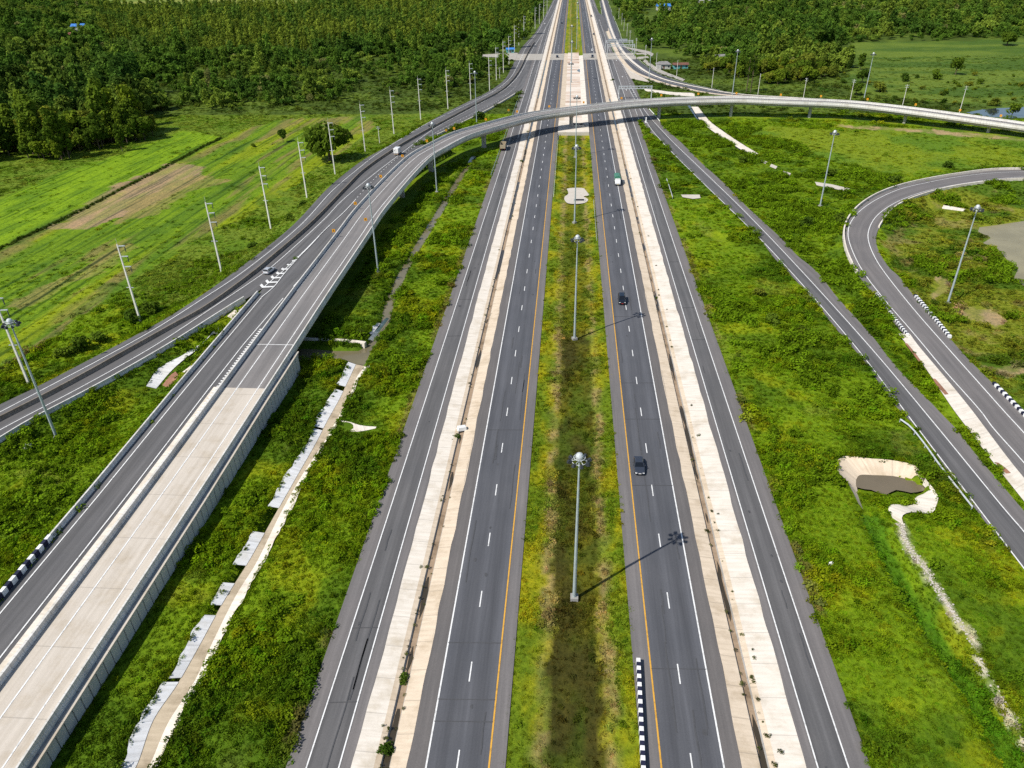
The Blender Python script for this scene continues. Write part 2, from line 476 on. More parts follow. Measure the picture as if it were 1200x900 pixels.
L1_W2 = [(-150, 580), (-70, 543), (0, 504), (102, 450), (180, 406), (250, 360), (305, 323), (318, 313), (380, 257), (400, 236), (437, 205), (470, 180), (507, 152), (540, 133.5), (565, 120), (590, 106), (601, 96.5), (609, 87), (617, 72), (624, 58), (633, 44), (641, 30), (648, 16), (654, 0)]
L1_R = [(-150, 596), (-70, 558), (0, 518), (33, 498), (120, 452), (200, 406), (263, 366), (309, 337), (335, 315), (358, 293), (383, 267.5), (405, 247), (432, 217), (460, 190), (490, 169), (522, 154), (546, 142), (564, 133), (580, 124.5), (604, 110), (613, 103)]
def trace(pts, zf, dz=0.0): return np.array([GZ(x, y, zf) + np.array([0, 0, dz]) for x, y in pts])
nL1 = 640
w_L = trace(L1_L, ZL1); w_W1 = trace(L1_W1, ZL1); w_B = trace(L1_B, ZL1); w_W2 = trace(L1_W2, ZL1); w_R = trace(L1_R, ZL1)
ymax = w_L[-1][1]
for q in (w_W1, w_B, w_W2): q[-1][1] = ymax
w_R = np.vstack([w_R, [(-30.4, y, .13) for y in np.linspace(w_R[-1][1] + 25, ymax, 14)]])
# one station grid for all lines: resample by arc length from the left edge's stations
L1 = [resample(q, n=nL1) for q in (w_L, w_W1, w_B, w_W2, w_R)]
for q in L1: q[:, 2] += .02
o = grid_mesh('ramp_road', L1, 'asphalt_grey'); o['kind'] = 'structure'
NOGROW.append(np.vstack([L1[0][::5], L1[-1][::-5]]))
white.line(resample(L1[1], 2.5), .2, .04); white.line(resample(L1[3], 2.5), .2, .04)
cutL1 = next(i for i in range(nL1) if L1[4][i][1] > 162.5)
white.line(off(L1[4][:cutL1 + 1], -.95, .05), .2, 0)

# ------------------------------------------------------------------ asphalt ramp and concrete ramp side by side
def eline(x, y0=-30, y1=166, zf=ZE, dz=0.0, step=3.0):
    ys = np.linspace(y0, y1, int((y1 - y0) / step) + 1)
    return np.stack([np.full_like(ys, x), ys, zf(ys) + dz], axis=1)
merge_px = [(309, 337), (335, 315), (358, 293), (383, 267.5), (405, 247), (432, 217), (460, 190), (490, 169)]
mergeL = trace(merge_px, ZE1)
fly_px = [(480, 180, 9.0), (500, 169, 9.1), (530, 154.5, 9.2), (560, 145.7, 9.25), (580, 140.3, 9.3), (605, 134, 9.3), (630, 129.5, 9.3), (655, 126.3, 9.3), (680, 123.4, 9.3), (720, 118.7, 9.35), (760, 115.4, 9.4), (800, 113.4, 9.4), (863, 112.2, 9.35), (913, 114, 9.0), (1000, 117.8, 8.1), (1080, 126.5, 7.0), (1120, 131.8, 6.5), (1160, 137.2, 6.0), (1200, 142.8, 5.5), (1290, 157, 4.6), (1400, 178, 3.8)]
fl = [(-68.35, y, float(ZE(y)) + .95) for y in (-30, 0, 43, 90, 137, 165, 185, 210, 228)] + [G(x, y, z) for x, y, z in fly_px]
FLY_L = resample(fl, spacing=2.5)
# smooth it a little so that the curve has no kinks
k = np.array([1, 2, 3, 4, 3, 2, 1.0]); k /= k.sum()
pad = np.pad(FLY_L, ((3, 3), (0, 0)), mode='reflect', reflect_type='odd')
FLY_L = np.stack([np.convolve(pad[:, c], k, mode='valid') for c in range(3)], axis=1)
FLY_T = FLY_L.copy(); FLY_L[:, 2] -= .95       # surface level at the left barrier
W_FLY = 9.65
FLY_C = off(FLY_L, W_FLY / 2); FLY_R = off(FLY_L, W_FLY)
iB = int(np.argmin(np.abs(FLY_L[:, 1] - 137) + (FLY_L[:, 0] > -60) * 999))   # the bridge starts here
iC = int(np.argmin(np.abs(FLY_L[:, 1] - 125.5) + (FLY_L[:, 0] > -60) * 999))   # concrete paving ends here

e1L = np.vstack([eline(-77.0, -30, 164, ZE1), mergeL])
iM = int(np.argmin(np.linalg.norm(FLY_L[:, :2] - mergeL[-1][:2], axis=1)))
e1R = FLY_L[:iM + 1].copy(); e1R = off(e1R, .1); e1R[:, 2] = ZE1(e1R[:, 1])
o, e1a, e1b = strip2('ramp_road', e1L, e1R, 'asphalt_grey', 120)
white.line(eline(-75.6, -30, 164, ZE1, .03), .2, .02)
white.line(np.vstack([eline(-70.85, -30, 140, ZE1, .03), [(-70.2, 160, ZE1(160) + .03), (-69.4, 185, ZE1(185) + .03)]]), .2, .02)
mr = resample(mergeL, 2.0)
white.line(mr[:40], .24, .13)
e1w = resample(np.vstack([[(-75.6, 164, ZE1(164))], trace([(321, 336.5), (332.8, 321.4), (351.7, 300.2), (362.3, 289.6), (374, 277)], ZE1)]), 2.0)
white.line(e1w, .22, .13)
cl_ = resample(trace([(304.5, 334.8), (328, 316.7), (347, 302.5), (361, 290.8)], ZE1), n=80); cr_ = resample(trace([(321, 337), (332.8, 321.4), (351.7, 300.2), (362.5, 289.8)], ZE1), n=80)
for i in range(9):          # white chevrons between the merging lanes
    k_ = int(i * 8.2); a = cl_[k_]; c = cr_[k_]
    d = cl_[min(79, k_ + 3)] - a; d /= np.linalg.norm(d); wdt = np.linalg.norm(c - a); h = .5 if wdt > 1.5 else .35
    tip = a + (c - a) * .34 - d * wdt * .30; up = np.array([0, 0, .14])
    white.poly([a + up, tip + up, tip + d * h * 2.1 + up, a + d * h * 2.1 + up])
    white.poly([tip + up * 1.04, c + up * 1.04, c + d * h * 1.5 + up * 1.04, tip + d * h * 2.1 + up * 1.04])
dots = resample(np.vstack([mr[40:], trace([(504, 160), (516, 152.5), (532, 144), (552, 134.5), (570, 125.5), (592, 113), (606, 100)], ZL1)]), 1.0)
white.dash(dots, 1.0, 3.0, .28, .12)

# ------------------------------------------------------------------ right hand ramps
R1_L = [(737, 104), (743, 120), (751, 138), (759.5, 154), (772.5, 163), (790, 182), (824.5, 217), (858, 249.5), (878.7, 267), (905, 302), (946.7, 346.7), (973, 380), (1016.7, 433), (1050, 480), (1066.7, 497), (1136.7, 593), (1200, 672), (1290, 790), (1380, 910)]
R1_R = [(744, 100), (751, 116), (760.5, 129), (773.6, 143), (781, 152), (798.5, 167), (822, 191), (848, 214), (883, 249.5), (913, 276.6), (935, 300), (956.7, 318), (986.7, 355), (1016.7, 388), (1056.7, 436.7), (1086.7, 466.7), (1120, 503), (1153, 543), (1200, 598), (1290, 706), (1400, 840)]
R1_W1 = [(737, 104), (748, 124), (761.7, 149), (783, 173.7), (826.7, 217), (870, 259), (910, 300), (1000, 403), (1074, 500), (1150, 600), (1200, 666), (1290, 782), (1380, 900)]
R1_W2 = [(741, 104), (756, 130), (783, 160.7), (826.7, 203), (870, 245), (923, 300), (1020, 407), (1098, 500), (1180, 600), (1200, 623), (1290, 736), (1390, 862)]
def flat(pts, z=.13): return np.array([G(x, y, z) for x, y in pts])
def ragged(P, a=.5, seed=5):
    P = resample(P, 2.0); return off_noise(P, a, seed)
def off_noise(P, a, seed):
    t = np.arange(len(P)) * .33
    return P + side(P) * ((fbm(t, t * 0 + seed, seed, 3) - .5) * 2 * a)[:, None]
strip2('ramp_road', off(off_noise(resample(flat(R1_L), 2.0), .35, 3), -.55), off_noise(resample(flat(R1_R), 2.0), .25, 4), 'asphalt_pale', 200)
w1 = resample(flat(R1_W1, .15), n=200); w2 = resample(flat(R1_W2, .15), n=200)
o = grid_mesh('ramp_road', [w1, (w1 + w2) / 2, w2], 'asphalt_grey'); o['kind'] = 'structure'
white.line(w1, .2, .02); white.line(w2, .2, .02)

def zR2(px, py):  # the loop rises towards the right edge of the picture
    return float(np.interp(py, [195, 230, 275, 345, 420, 500, 600], [3.2, 2.5, 2.0, 1.3, .8, .5, .3])) if py < 260 or True else 0
def tr2(pts, dz=0.0): return np.array([G(x, y, zR2(x, y)) + np.array([0, 0, dz]) for x, y in pts])
R2_L = [(1400, 205), (1300, 198.5), (1200, 198.5), (1163, 199.5), (1126.7, 204), (1090, 210), (1053, 218.6), (1025.8, 229), (1004.8, 243), (992, 259), (988, 275), (992, 297), (1003, 319), (1023, 344), (1054, 386), (1065, 396), (1086, 424), (1119, 470), (1150, 515), (1174, 545), (1200, 576), (1280, 680), (1360, 790)]
R2_W1 = [(1400, 208), (1300, 201.5), (1200, 201.5), (1163, 203), (1126.7, 207), (1090, 213.5), (1053, 222.5), (1016.7, 240.5), (998, 259), (993.7, 275), (1000, 297), (1013, 321), (1036.8, 352), (1071.7, 392.4), (1108, 436), (1150.5, 484), (1162, 500), (1200, 543), (1280, 640), (1370, 760)]
R2_W2 = [(1400, 214), (1300, 208), (1200, 207.5), (1145, 213), (1090, 223), (1053, 236), (1027.7, 253), (1017.6, 271.7), (1018.5, 286), (1027.7, 306.5), (1040.5, 325), (1071.7, 364), (1112, 410), (1145, 447), (1178, 484), (1200, 508), (1290, 612), (1400, 745)]
R2_R = [(1400, 217), (1300, 211), (1200, 210.5), (1126.7, 218), (1081, 229), (1053, 241), (1035, 259), (1026.8, 277), (1029.5, 293.7), (1044, 315.7), (1051.5, 322), (1071.7, 347.5), (1112, 395), (1132, 418), (1146, 432), (1163, 449), (1200, 484), (1290, 583), (1410, 715)]
R2 = [resample(tr2(q), n=180) for q in (R2_L, R2_W1, R2_W2, R2_R)]
o = grid_mesh('ramp_road', R2, 'asphalt_pale'); o['kind'] = 'structure'
NOGROW.append(np.vstack([R2[0], R2[-1][::-1]]))
white.line(R2[1], .22, .11); white.line(R2[2], .22, .11)

R3_R = [(711.5, 0), (718.5, 20), (725.5, 38.5), (730, 52.5), (740.7, 63), (754.7, 76), (768.7, 85), (785, 92), (802, 97), (820, 101), (860, 109), (890, 111.8), (930, 114), (1000, 119.5), (1100, 131), (1250, 152)]
R3_M = [(706, 0), (711.5, 20), (717.5, 38.5), (724, 52.5), (734, 66), (745, 76), (760, 86), (780, 94), (800, 99), (820, 103), (858, 110), (890, 112.8), (930, 115), (1000, 120.5), (1100, 132.5), (1250, 153.5)]
R3_L = [(703, 0), (706.5, 20), (711, 38.5), (717, 53), (725, 68), (733, 78), (742, 85), (760, 92.5), (780, 99), (800, 103.5), (820, 108), (850, 111.8), (890, 114), (930, 116), (1000, 122), (1100, 134), (1250, 155)]
r3 = [resample(flat(q, .16), n=140) for q in (R3_L, R3_M, R3_R)]
o = grid_mesh('ramp_road', r3, 'asphalt_lane'); o['kind'] = 'structure'
NOGROW.append(np.vstack([r3[0], r3[-1][::-1]]))
white.line(off(r3[0], .6), .25, .03); white.line(off(r3[2], -.8), .25, .03); white.line(off(r3[1], -1.6), .25, .03); white.line(off(r3[1], 1.6), .25, .03)
# paving between the merging carriageways on the right
strip2('road', flat([(704, 0), (712, 30), (722, 60), (735, 95), (741, 112)], .128), flat([(706, 0), (714, 30), (726, 62), (741, 95), (751, 116)], .128), 'asphalt_grey', 40)
strip2('gore_paving', np.array([G(716.5, 60, .14), (35.0, 560, .14), (35.0, 500, .14), (35.0, 460, .14), (35.0, 430, .14), (35.0, 402, .14)]), flat([(729, 66), (739, 90), (744, 100), (748, 114), (753, 130), (757.5, 144)], .14), 'asphalt_pale', 30)
strip2('gore_paving', flat([(729, 74), (733, 82), (739, 92)], .175), flat([(741, 84), (756, 92), (764, 97)], .175), 'concrete_deck', 12)
white.dash(flat([(716, 40), (722, 56), (730, 78), (738, 98), (746, 118)], .19), 3, 5, .25, .03)
# little paved link between carriageways far away
strip2('road', flat([(694, 8), (697, 16), (703, 24), (706, 32), (709, 37)], .24), flat([(695, 4), (700, 13), (708, 20), (711, 28), (713, 36)], .24), 'asphalt_grey', 24)

# concrete deck slabs where all carriageways cross the far canal
yb0, yb1 = G(672, 70.3)[1], G(672, 63.0)[1]
for a, c in ((-53, -23.2), (-16.6, -5.7), (9.9, 20.9), (28.3, 62)):
    o = grid_mesh('bridge_slab', [xline(a, .17, yb0, yb1), xline(c, .17, yb0, yb1)], 'slab_grey'); o['kind'] = 'structure'

white.build('road_marking', 'white_paint'); yellow.build('road_marking', 'yellow_paint')
# white turn arrows on the far carriageway
arr = Marks()
for px, py in ((729.6, 90), (734, 105.5), (722.5, 71)):
    c = G(px, py, .21); 
    arr.poly([c + [-.18, -2, 0], c + [.18, -2, 0], c + [.18, 1, 0], c + [-.18, 1, 0]])
    arr.poly([c + [-.7, 1, 0], c + [.7, 1, 0], c + [0, 2.6, 0]])
arr.build('road_marking', 'white_paint')

wear = Marks(); rw_ = random.Random(12)
for xl_, w_ in ((-12.9, 1.6), (-9.2, 1.6), (13.6, 1.6), (17.2, 1.6), (-26.3, 1.2), (31.1, 1.2)):
    for _ in range(9):
        y_ = 42 * math.exp(rw_.uniform(0, 2.2)); l_ = rw_.uniform(3, 16); xx_ = xl_ + rw_.choice((-.75, .75)) + rw_.gauss(0, .15)
        wear.line(np.array([(xx_ + .05 * math.sin(t_ * 1.3 + y_), y_ + l_ * t_ / 6, .162) for t_ in range(7)]), rw_.uniform(.10, .24), .004)
for a, c in ((-14.6, -7.5), (12, 19), (-28, -24.5), (29.5, 32.7)):
    for _ in range(5):
        y_ = 45 * math.exp(rw_.uniform(0, 1.9)); wear.poly([(a, y_, .168), (c, y_ + .3, .168), (c, y_ + .42, .168), (a, y_ + .1, .168)])
    for _ in range(7):
        y_ = 42 * math.exp(rw_.uniform(0, 1.9)); xx_ = rw_.uniform(a + .5, c - .5); r_ = rw_.uniform(.12, .35)
        wear.poly([(xx_ + r_ * rw_.uniform(.5, 1.2) * math.cos(t_), y_ + 1.8 * r_ * rw_.uniform(.5, 1.2) * math.sin(t_), .17) for t_ in np.linspace(0, 6.0, 9)])
plain('tar_stain', (.068, .069, .073), .8)
wear.build('road_stain', 'tar_stain')
# ------------------------------------------------------------------ the flyover
fly = empty('flyover', FLY_C[len(FLY_C) // 2] * [1, 1, 0], 0, 'curved concrete flyover sweeping over all the carriageways on single piers', 'flyover')
def P_(o):      # parts are built in world space and hung on an empty that only carries a location
    o.matrix_parent_inverse = o.parent.matrix_world.inverted() if False else Matrix.Translation(-o.parent.location)
    return o
iE = len(FLY_L)
dl = [off(FLY_L, u) for u in (.35, W_FLY * .33, W_FLY * .66, W_FLY - .35)]
P_(grid_mesh('deck', [q[iC - 1:] for q in dl], 'asphalt_deck', fly))
o = grid_mesh('ramp_road', [q[:iC] for q in dl], 'concrete_deck'); o['kind'] = 'structure'
NOGROW.append(np.vstack([FLY_L, FLY_R[::-1]]))
prof = [(-.30, -.35), (.30, -.35), (.27, .12), (.15, .35), (.13, .95), (-.13, .95), (-.15, .35), (-.27, .12)]
P_(sweep('barrier', off(FLY_L, .05)[iB:], prof, 'concrete_weathered', fly))
P_(sweep('barrier', off(FLY_R, -.05)[iB:], prof, 'concrete_weathered', fly))
P_(sweep('slab_edge', FLY_C[iB:], [(-W_FLY / 2 - .12, -.32), (W_FLY / 2 + .12, -.32), (W_FLY / 2 + .12, -.78), (-W_FLY / 2 - .12, -.78)], 'concrete_weathered', fly))
P_(sweep('box_girder', FLY_C[iB:], [(-3.9, -.70), (3.9, -.70), (3.5, -2.0), (-3.5, -2.0)], 'concrete_pier', fly))
tick = Marks(); tick.dash(off(FLY_L, -.95, .10)[iC - 5:iC + 10], .45, .55, .6, .05); tick.build('road_marking', 'white_paint')
fm = Marks()
fm.line(off(FLY_L, 3.1), .2, .03); fm.line(off(FLY_L, 7.35), .2, .03)
fm.line(off(FLY_L, .75)[iB + 12:], .16, .03)
for i_ in (iB + 1,):
    a_, c_ = off(FLY_L, .5, .045)[i_], off(FLY_R, -.5, .045)[i_]; fm.poly([a_, c_, c_ + [0, .22, 0], a_ + [0, .22, 0]])
o = fm.build('painted_line', 'white_paint'); o['kind'] = 'structure'; o.name = 'road_marking'
# barriers along the ramp before the bridge
t = empty('median_barrier', (FLY_L[10]), 0, 'long grey concrete barrier between the asphalt ramp and the pale concrete ramp', 'barrier')
P_(sweep('barrier_wall', off(FLY_L, .05)[:iB + 1], [(-.45, -.6), (.30, -.6), (.27, .12), (.15, .35), (.13, .95), (-.25, .95), (-.30, .3), (-.45, .1)], 'concrete_weathered', t))
P_(grid_mesh('verge_slab', [off(FLY_L, -1.75, .09)[:iC], off(FLY_L, -.40, .13)[:iC]], 'concrete_white', t))
t = empty('ramp_barrier', (FLY_R[10]), 0, 'grey concrete barrier along the right side of the pale concrete ramp', 'barrier')
P_(sweep('barrier_wall', off(FLY_R, -.05)[:iB + 1], prof, 'concrete_weathered', t))
t = empty('ramp_barrier', (-77.3, 100, 3), 0, 'grey concrete barrier between the asphalt ramp and the overgrown wedge of weeds', 'barrier')
bl = eline(-77.25, 79, 166, ZE1)
P_(sweep('barrier_wall', bl, [(-.30, -2.6), (.30, -.35), (.27, .12), (.15, .35), (.13, .92), (-.15, .92), (-.25, .12)], 'concrete_weathered', t))
# ribbed retaining wall under the concrete ramp
wall = empty('retaining_wall', (-57.4, 90, 0), 0, 'ribbed concrete retaining wall with pale coping under the climbing ramp', 'retaining wall')
ys = np.arange(-30, 138, 1.7)
mbw = MB()
for a, c in zip(ys[:-1], ys[1:]):
    z = float(ZE(a)) - .45
    mbw.box(-58.1, -57.62, a + .09, c - .09, -.6, z)
    mbw.box(-58.1, -57.78, a - .1, a + .1, -.6, z - .05)
P_(mbw.build('wall_panels', 'concrete_weathered', wall))
cp = eline(-57.75, -30, 137.5, ZE, -.45)
P_(sweep('coping', cp, [(-.28, 0), (.2, 0), (.2, .22), (-.28, .22)], 'concrete_deck', wall))
mb = MB(); mb.box(-77.0, -57.8, 136.2, 137.2, -2.5, 3.6); mb.box(-68.3, -57.8, 136, 137.4, 3.4, 4.4)
P_(mb.build('abutment', 'concrete_pier', wall))
# fill between the ramps stays solid
mb = MB()
for a, c in zip(np.arange(-30, 134, 4.0), np.arange(-26, 138, 4.0)):
    z = float(ZE(a)) - .12
    mb.box(-77.0, -58.05, a, c, -.8, z - .18)
P_(mb.build('earth_fill', 'concrete_pier', wall))
# piers
def nearest_i(pt): return int(np.argmin(np.linalg.norm(FLY_C[:, :2] - np.asarray(pt)[:2], axis=1)))
for pt in [(-63, 190), (-63, 228), (-61.5, 265.9), (-51, 301.6), (-32.8, 340.5), G(674, 152), (48.2, 401), (85.5, 401), (123.9, 398), (161, 388), (194.4, 369), (228, 345)]:
    i = nearest_i(pt); c = FLY_C[i]; s_ = side(FLY_C)[i]; f_ = np.array([-s_[1], s_[0], 0])
    top = c[2] - 2.0
    mb = MB()
    prof_ = [(-1.2, 1.1, .75), (top - 1.9, 1.0, .7), (top - .9, 1.35, .75), (top - .35, 2.3, .85), (top, 2.4, .85)]
    rings = []
    for z, a, d in prof_:
        ring = []
        for t_ in range(12):
            th = 2 * PI * t_ / 12
            cx = math.copysign(abs(math.cos(th)) ** .55, math.cos(th)) * a; cy = math.copysign(abs(math.sin(th)) ** .55, math.sin(th)) * d
            q = c * [1, 1, 0] + s_ * cx + f_ * cy; ring.append((q[0], q[1], z))
        rings.append(ring)
    vs_ = [q for r_ in rings for q in r_]
    fs = [(a * 12 + i2, a * 12 + (i2 + 1) % 12, (a + 1) * 12 + (i2 + 1) % 12, (a + 1) * 12 + i2) for a in range(len(rings) - 1) for i2 in range(12)]
    fs += [tuple(range(12)), tuple(range((len(rings) - 1) * 12, len(rings) * 12))]
    mb.add(vs_, fs)
    P_(mb.build('pier', 'concrete_pier', fly))

# barriers of the lower ramp
t = empty('median_barrier', L1[2][100], 0, 'low weathered barrier down the middle of the lower two way ramp', 'barrier')
ib = next(i for i in range(nL1) if L1[2][i][1] > G(627, 50)[1])
P_(sweep('barrier_wall', L1[2][:ib], [(-.32, -.3), (.40, -.3), (.36, .15), (.18, .4), (.15, .95), (-.12, .95), (-.15, .4), (-.28, .15)], 'concrete_brown', t))
t = empty('ramp_barrier', L1[4][50], 0, 'ribbed pale barrier and low wall on the field side wedge of the lower ramp', 'barrier')
P_(sweep('barrier_wall', off(L1[4], -.1)[:cutL1 + 1], [(-.28, -.3), (.34, -2.4), (.34, .12), (.17, .35), (.15, .92), (-.12, .92), (-.24, .12)], 'concrete_weathered', t))
t = empty('kerb_barrier', L1[4][270], 0, 'low pale barrier beside the merging lane behind the flyover', 'barrier')
ia = next(i for i in range(nL1) if L1[4][i][1] > G(500, 164)[1]); ic = next(i for i in range(nL1) if L1[4][i][1] > 482)
P_(sweep('barrier_wall', off(L1[4], .1)[ia:ic], [(-.2, -.6), (.25, -1.2), (.2, .6), (-.2, .6)], 'concrete_white', t))

# ------------------------------------------------------------------ water, drains and the lie of the land
def gp(pts, z=0.0): return np.array([G(x, y, z) for x, y in pts])
def centre(pts): return resample(gp(pts), 3.0)
DRAIN_FL = [(148, 917), (160, 897), (180, 843), (207, 803), (230, 763), (263, 703), (290, 660), (320, 607), (345, 563), (371, 517.5), (383, 494), (398, 467), (408, 446), (417, 427)]
DRAIN_FR = [(164, 917), (177, 893), (197, 847), (227, 800), (247, 757), (277, 697), (300, 660), (328, 603), (352, 560), (380, 517.5), (394, 493), (408, 468), (418.7, 441), (427.6, 429)]
DRAIN_L = [(128, 920), (143, 893), (153, 863), (180, 817), (202, 785), (230, 735), (265, 676), (308, 603), (335, 555), (360, 517.5), (371, 491), (390, 459), (401, 439), (408, 424)]
DRAIN_R = [(172, 920), (187, 897), (207, 850), (234, 800), (257, 756), (285, 702), (304, 668), (333, 612), (357, 562), (384, 517), (401, 486), (418.7, 448), (426, 437), (433, 428)]
CANAL = [(330, 404), (360, 403), (394, 405.5), (419, 405.5), (429, 398), (435, 388), (446, 371), (460, 372), (450.7, 386), (438, 407), (428, 428), (417, 427), (404, 421.5), (381, 419), (360, 421.6), (330, 424)]
UPC = [(452, 374), (456, 352), (470, 320), (487, 290), (503, 264), (518, 240), (535, 212), (547, 194), (556, 180)]
WEDGE_L = [(150, 478), (170, 453), (187, 433), (230, 407), (257, 388), (285, 366)]
WEDGE_R = [(172, 478), (190, 456), (212, 433), (240, 411), (264, 394), (292, 372)]
BASIN = [(1000, 550), (1048, 550), (1084, 562), (1090, 576), (1072, 590), (1044, 596), (1046, 608), (1015, 606), (1003, 585), (998, 562)]
GREEN_CH = [(1020, 598), (1042, 640), (1062, 680), (1100, 740), (1140, 800), (1168, 850), (1195, 900)]
POND1 = [(1143, 264), (1163, 261.5), (1200, 256), (1330, 250), (1430, 300), (1420, 420), (1260, 385), (1200, 337), (1182, 324), (1188, 312), (1176, 304), (1163, 289), (1145, 283.5), (1156, 277), (1141, 270)]
POND2 = [(1126, 131), (1144, 127.5), (1160, 125.5), (1180, 124.8), (1230, 122), (1330, 121), (1330, 150), (1200, 139), (1170, 138), (1140, 134)]
POOL = [(825, 274), (842, 271), (856, 277), (850, 284), (832, 282)]
wedge_c = centre([((a[0] + c[0]) / 2, (a[1] + c[1]) / 2) for a, c in zip(WEDGE_L, WEDGE_R)])
drain_poly = np.vstack([gp(DRAIN_L), gp(DRAIN_R)[::-1]])
canal_poly = gp(CANAL); basin_poly = gp(BASIN); pond1 = gp(POND1); pond2 = gp(POND2); pool = gp(POOL)
upc = centre(UPC); under = np.array([G(345, 414), (-70, G(345, 414)[1] + 2, 0), (-79, G(345, 414)[1] + 6, 0)])
green_ch = centre(GREEN_CH)
wdrain_c = centre([(811, 122), (820, 135), (831, 146), (850, 159), (872, 174), (884, 181)])
L1polyg = np.vstack([L1[0][::5], L1[-1][::-5]]); E1polyg = np.vstack([e1a[::2], e1b[::-2]]); R2polyg = np.vstack([R2[0], R2[-1][::-1]])
FLYpoly = np.vstack([FLY_L[:iB], FLY_R[:iB][::-1]])

LOWROADS = [q[::3] if len(q) > 60 else q for q in NOGROW if len(q) > 4 and q[:, 2].max() < .5]
BASIN_OUT = [(979, 541), (990, 534.5), (1038, 538.5), (1071, 545), (1083, 560), (1097, 577), (1098, 588), (1091, 601), (1068, 600), (1057, 605), (1060, 616), (1046, 612), (1015, 606), (1006, 590), (994, 567), (982, 552)]
basin_out = gp(BASIN_OUT); basin_water_poly = gp([(995, 548), (1048, 549), (1090, 562), (1088, 574), (1050, 575), (1015, 573), (1000, 569)])
def terrain(x, y):
    x = np.asarray(x, float); y = np.asarray(y, float)
    h = (fbm(x / 18, y / 18, 3, 3) - .5) * .5 + (fbm(x / 5, y / 5, 9, 2) - .5) * .16
    far = np.clip((np.hypot(x, y) - 300) / 500, 0, 1)
    h = h * (1 + far * 2)
    corr = (x > -33) & (x < 38)
    h = np.where(corr, np.minimum(h * .2, 0.0) - .02, h)
    med = (x > -5.6) & (x < 9.75)
    cx = np.abs(x - 2.1) / 7.6
    h = np.where(med, -.02 - .45 * np.clip(1.25 - cx * 1.3, 0, 1) + (fbm(x / 3, y / 3, 21, 2) - .5) * .2 * np.clip(1.2 - cx, 0, 1), h)
    h = np.where((x > -22.6) & (x < -17.0) | (x > 21.4) & (x < 27.6), -1.9, h)
    h = np.where(((x >= -30.2) & (x <= -22.6)) | ((x >= -17) & (x <= -5.9)) | ((x >= 10.05) & (x <= 21.4)) | ((x >= 27.6) & (x <= 35.0)), np.minimum(h, -.25), h)
    near = (y < 620) & (y > -80)
    # embankments
    for poly, lines, slope, drop, lim in ((L1polyg, [L1[0][:400:5], L1[-1][:400:5]], .42, .12, None), (E1polyg, [e1a], .55, .35, None), (R2polyg, [R2[0], R2[-1]], .30, .10, None)):
        ins = inpoly(x, y, poly)
        D = np.full(x.shape, 1e9); Z = np.zeros(x.shape)
        for ln in lines:
            d, z = polydist(x, y, ln[::2]); w = d < D; D = np.where(w, d, D); Z = np.where(w, z, Z)
        e = Z - drop - slope * np.maximum(D - .3, 0)
        ok = ~inpoly(x, y, FLYpoly) & ~((x > -69) & (y < 228) & (x < 5))
        h = np.where(ok & ~ins & (e > h), e, h)
        h = np.where(ins & (Z > .3), np.where(ok, np.maximum(np.minimum(Z - .7, Z - .7), -.4), h), np.where(ins, np.minimum(h, -.2), h))
    h = np.where(inpoly(x, y, FLYpoly), -.4, h)
    # cuttings
    h = np.where(inpoly(x, y, drain_poly), -1.7, h)
    for poly, dep, w in ((canal_poly, 2.2, 1.6), (basin_out, 1.15, 1.0), (basin_water_poly, 1.9, .5), (pond1, 1.2, 5.0), (pond2, 1.2, 6.0), (pool, .7, 2.0)):
        ins = inpoly(x, y, poly)
        d, z = polydist(x, y, np.vstack([poly, poly[:1]]))
        h = np.where(ins, np.minimum(h, -np.clip(d / w, 0, 1) * dep), h)
    for ln, hw, dep in ((upc, 2.2, 1.6), (under, 3.5, 2.0), (green_ch, 2.8, 1.3), (wdrain_c, 3.4, 1.3), (wedge_c, 2.2, .35)):
        d, z = polydist(x, y, ln)
        h = np.where(d < hw, np.minimum(h, h - dep * np.clip(1.35 - d / hw * 1.35, 0, 1) if dep < 1 else -dep * np.clip(1.4 - d / hw * 1.4, 0, 1)), h)
    for q in LOWROADS:
        h = np.where(inpoly(x, y, q), np.minimum(h, -.12), h)
    h = np.where(med & (y > 372) & (y < 690), -.9, h)
    h = np.where(med & (y > 360) & (y <= 372), -1.2, h)
    return h

def tramp_mask(x, y):
    """True where nothing grows"""
    r = np.zeros(x.shape, bool)
    for q in NOGROW: r |= inpoly(x, y, q)
    for q in (drain_poly, canal_poly, pond1, pond2, pool, basin_water_poly): r |= inpoly(x, y, q)
    return r

# ------------------------------------------------------------------ what grows where (colour of the vegetation and soil itself)
def pxpoly(pts): return gp(pts)[:, :2]
FIELD = pxpoly([(-500, 500), (-200, 480), (0, 432), (60, 395), (150, 335), (215, 290), (270, 262), (330, 225), (380, 195), (415, 170), (440, 150), (430, 135), (330, 140), (245, 165), (150, 195), (60, 225), (0, 245), (-500, 360)])
VIVID = pxpoly([(-500, 470), (0, 290), (95, 245), (180, 200), (258, 160), (215, 152), (150, 178), (60, 205), (0, 232), (-500, 330)])
BROWN1 = pxpoly([(62, 268), (110, 232), (160, 208), (195, 192), (236, 196), (238, 210), (200, 228), (150, 252), (105, 268)])
BROWN2 = pxpoly([(85, 318), (140, 285), (160, 290), (120, 315), (60, 345), (20, 362), (10, 350)])
BROWN3 = pxpoly([(150, 240), (225, 205), (270, 212), (220, 228), (180, 250), (140, 262)])
YG1 = pxpoly([(1000, 155), (1100, 150), (1230, 168), (1350, 190), (1230, 196), (1120, 198), (1040, 206), (1000, 195), (960, 185), (930, 165), (880, 158), (900, 148)])
LOOPIN = pxpoly([(1200, 212), (1127, 220), (1053, 243), (1030, 275), (1046, 318), (1110, 395), (1150, 435), (1210, 490), (1400, 520), (1420, 215)])
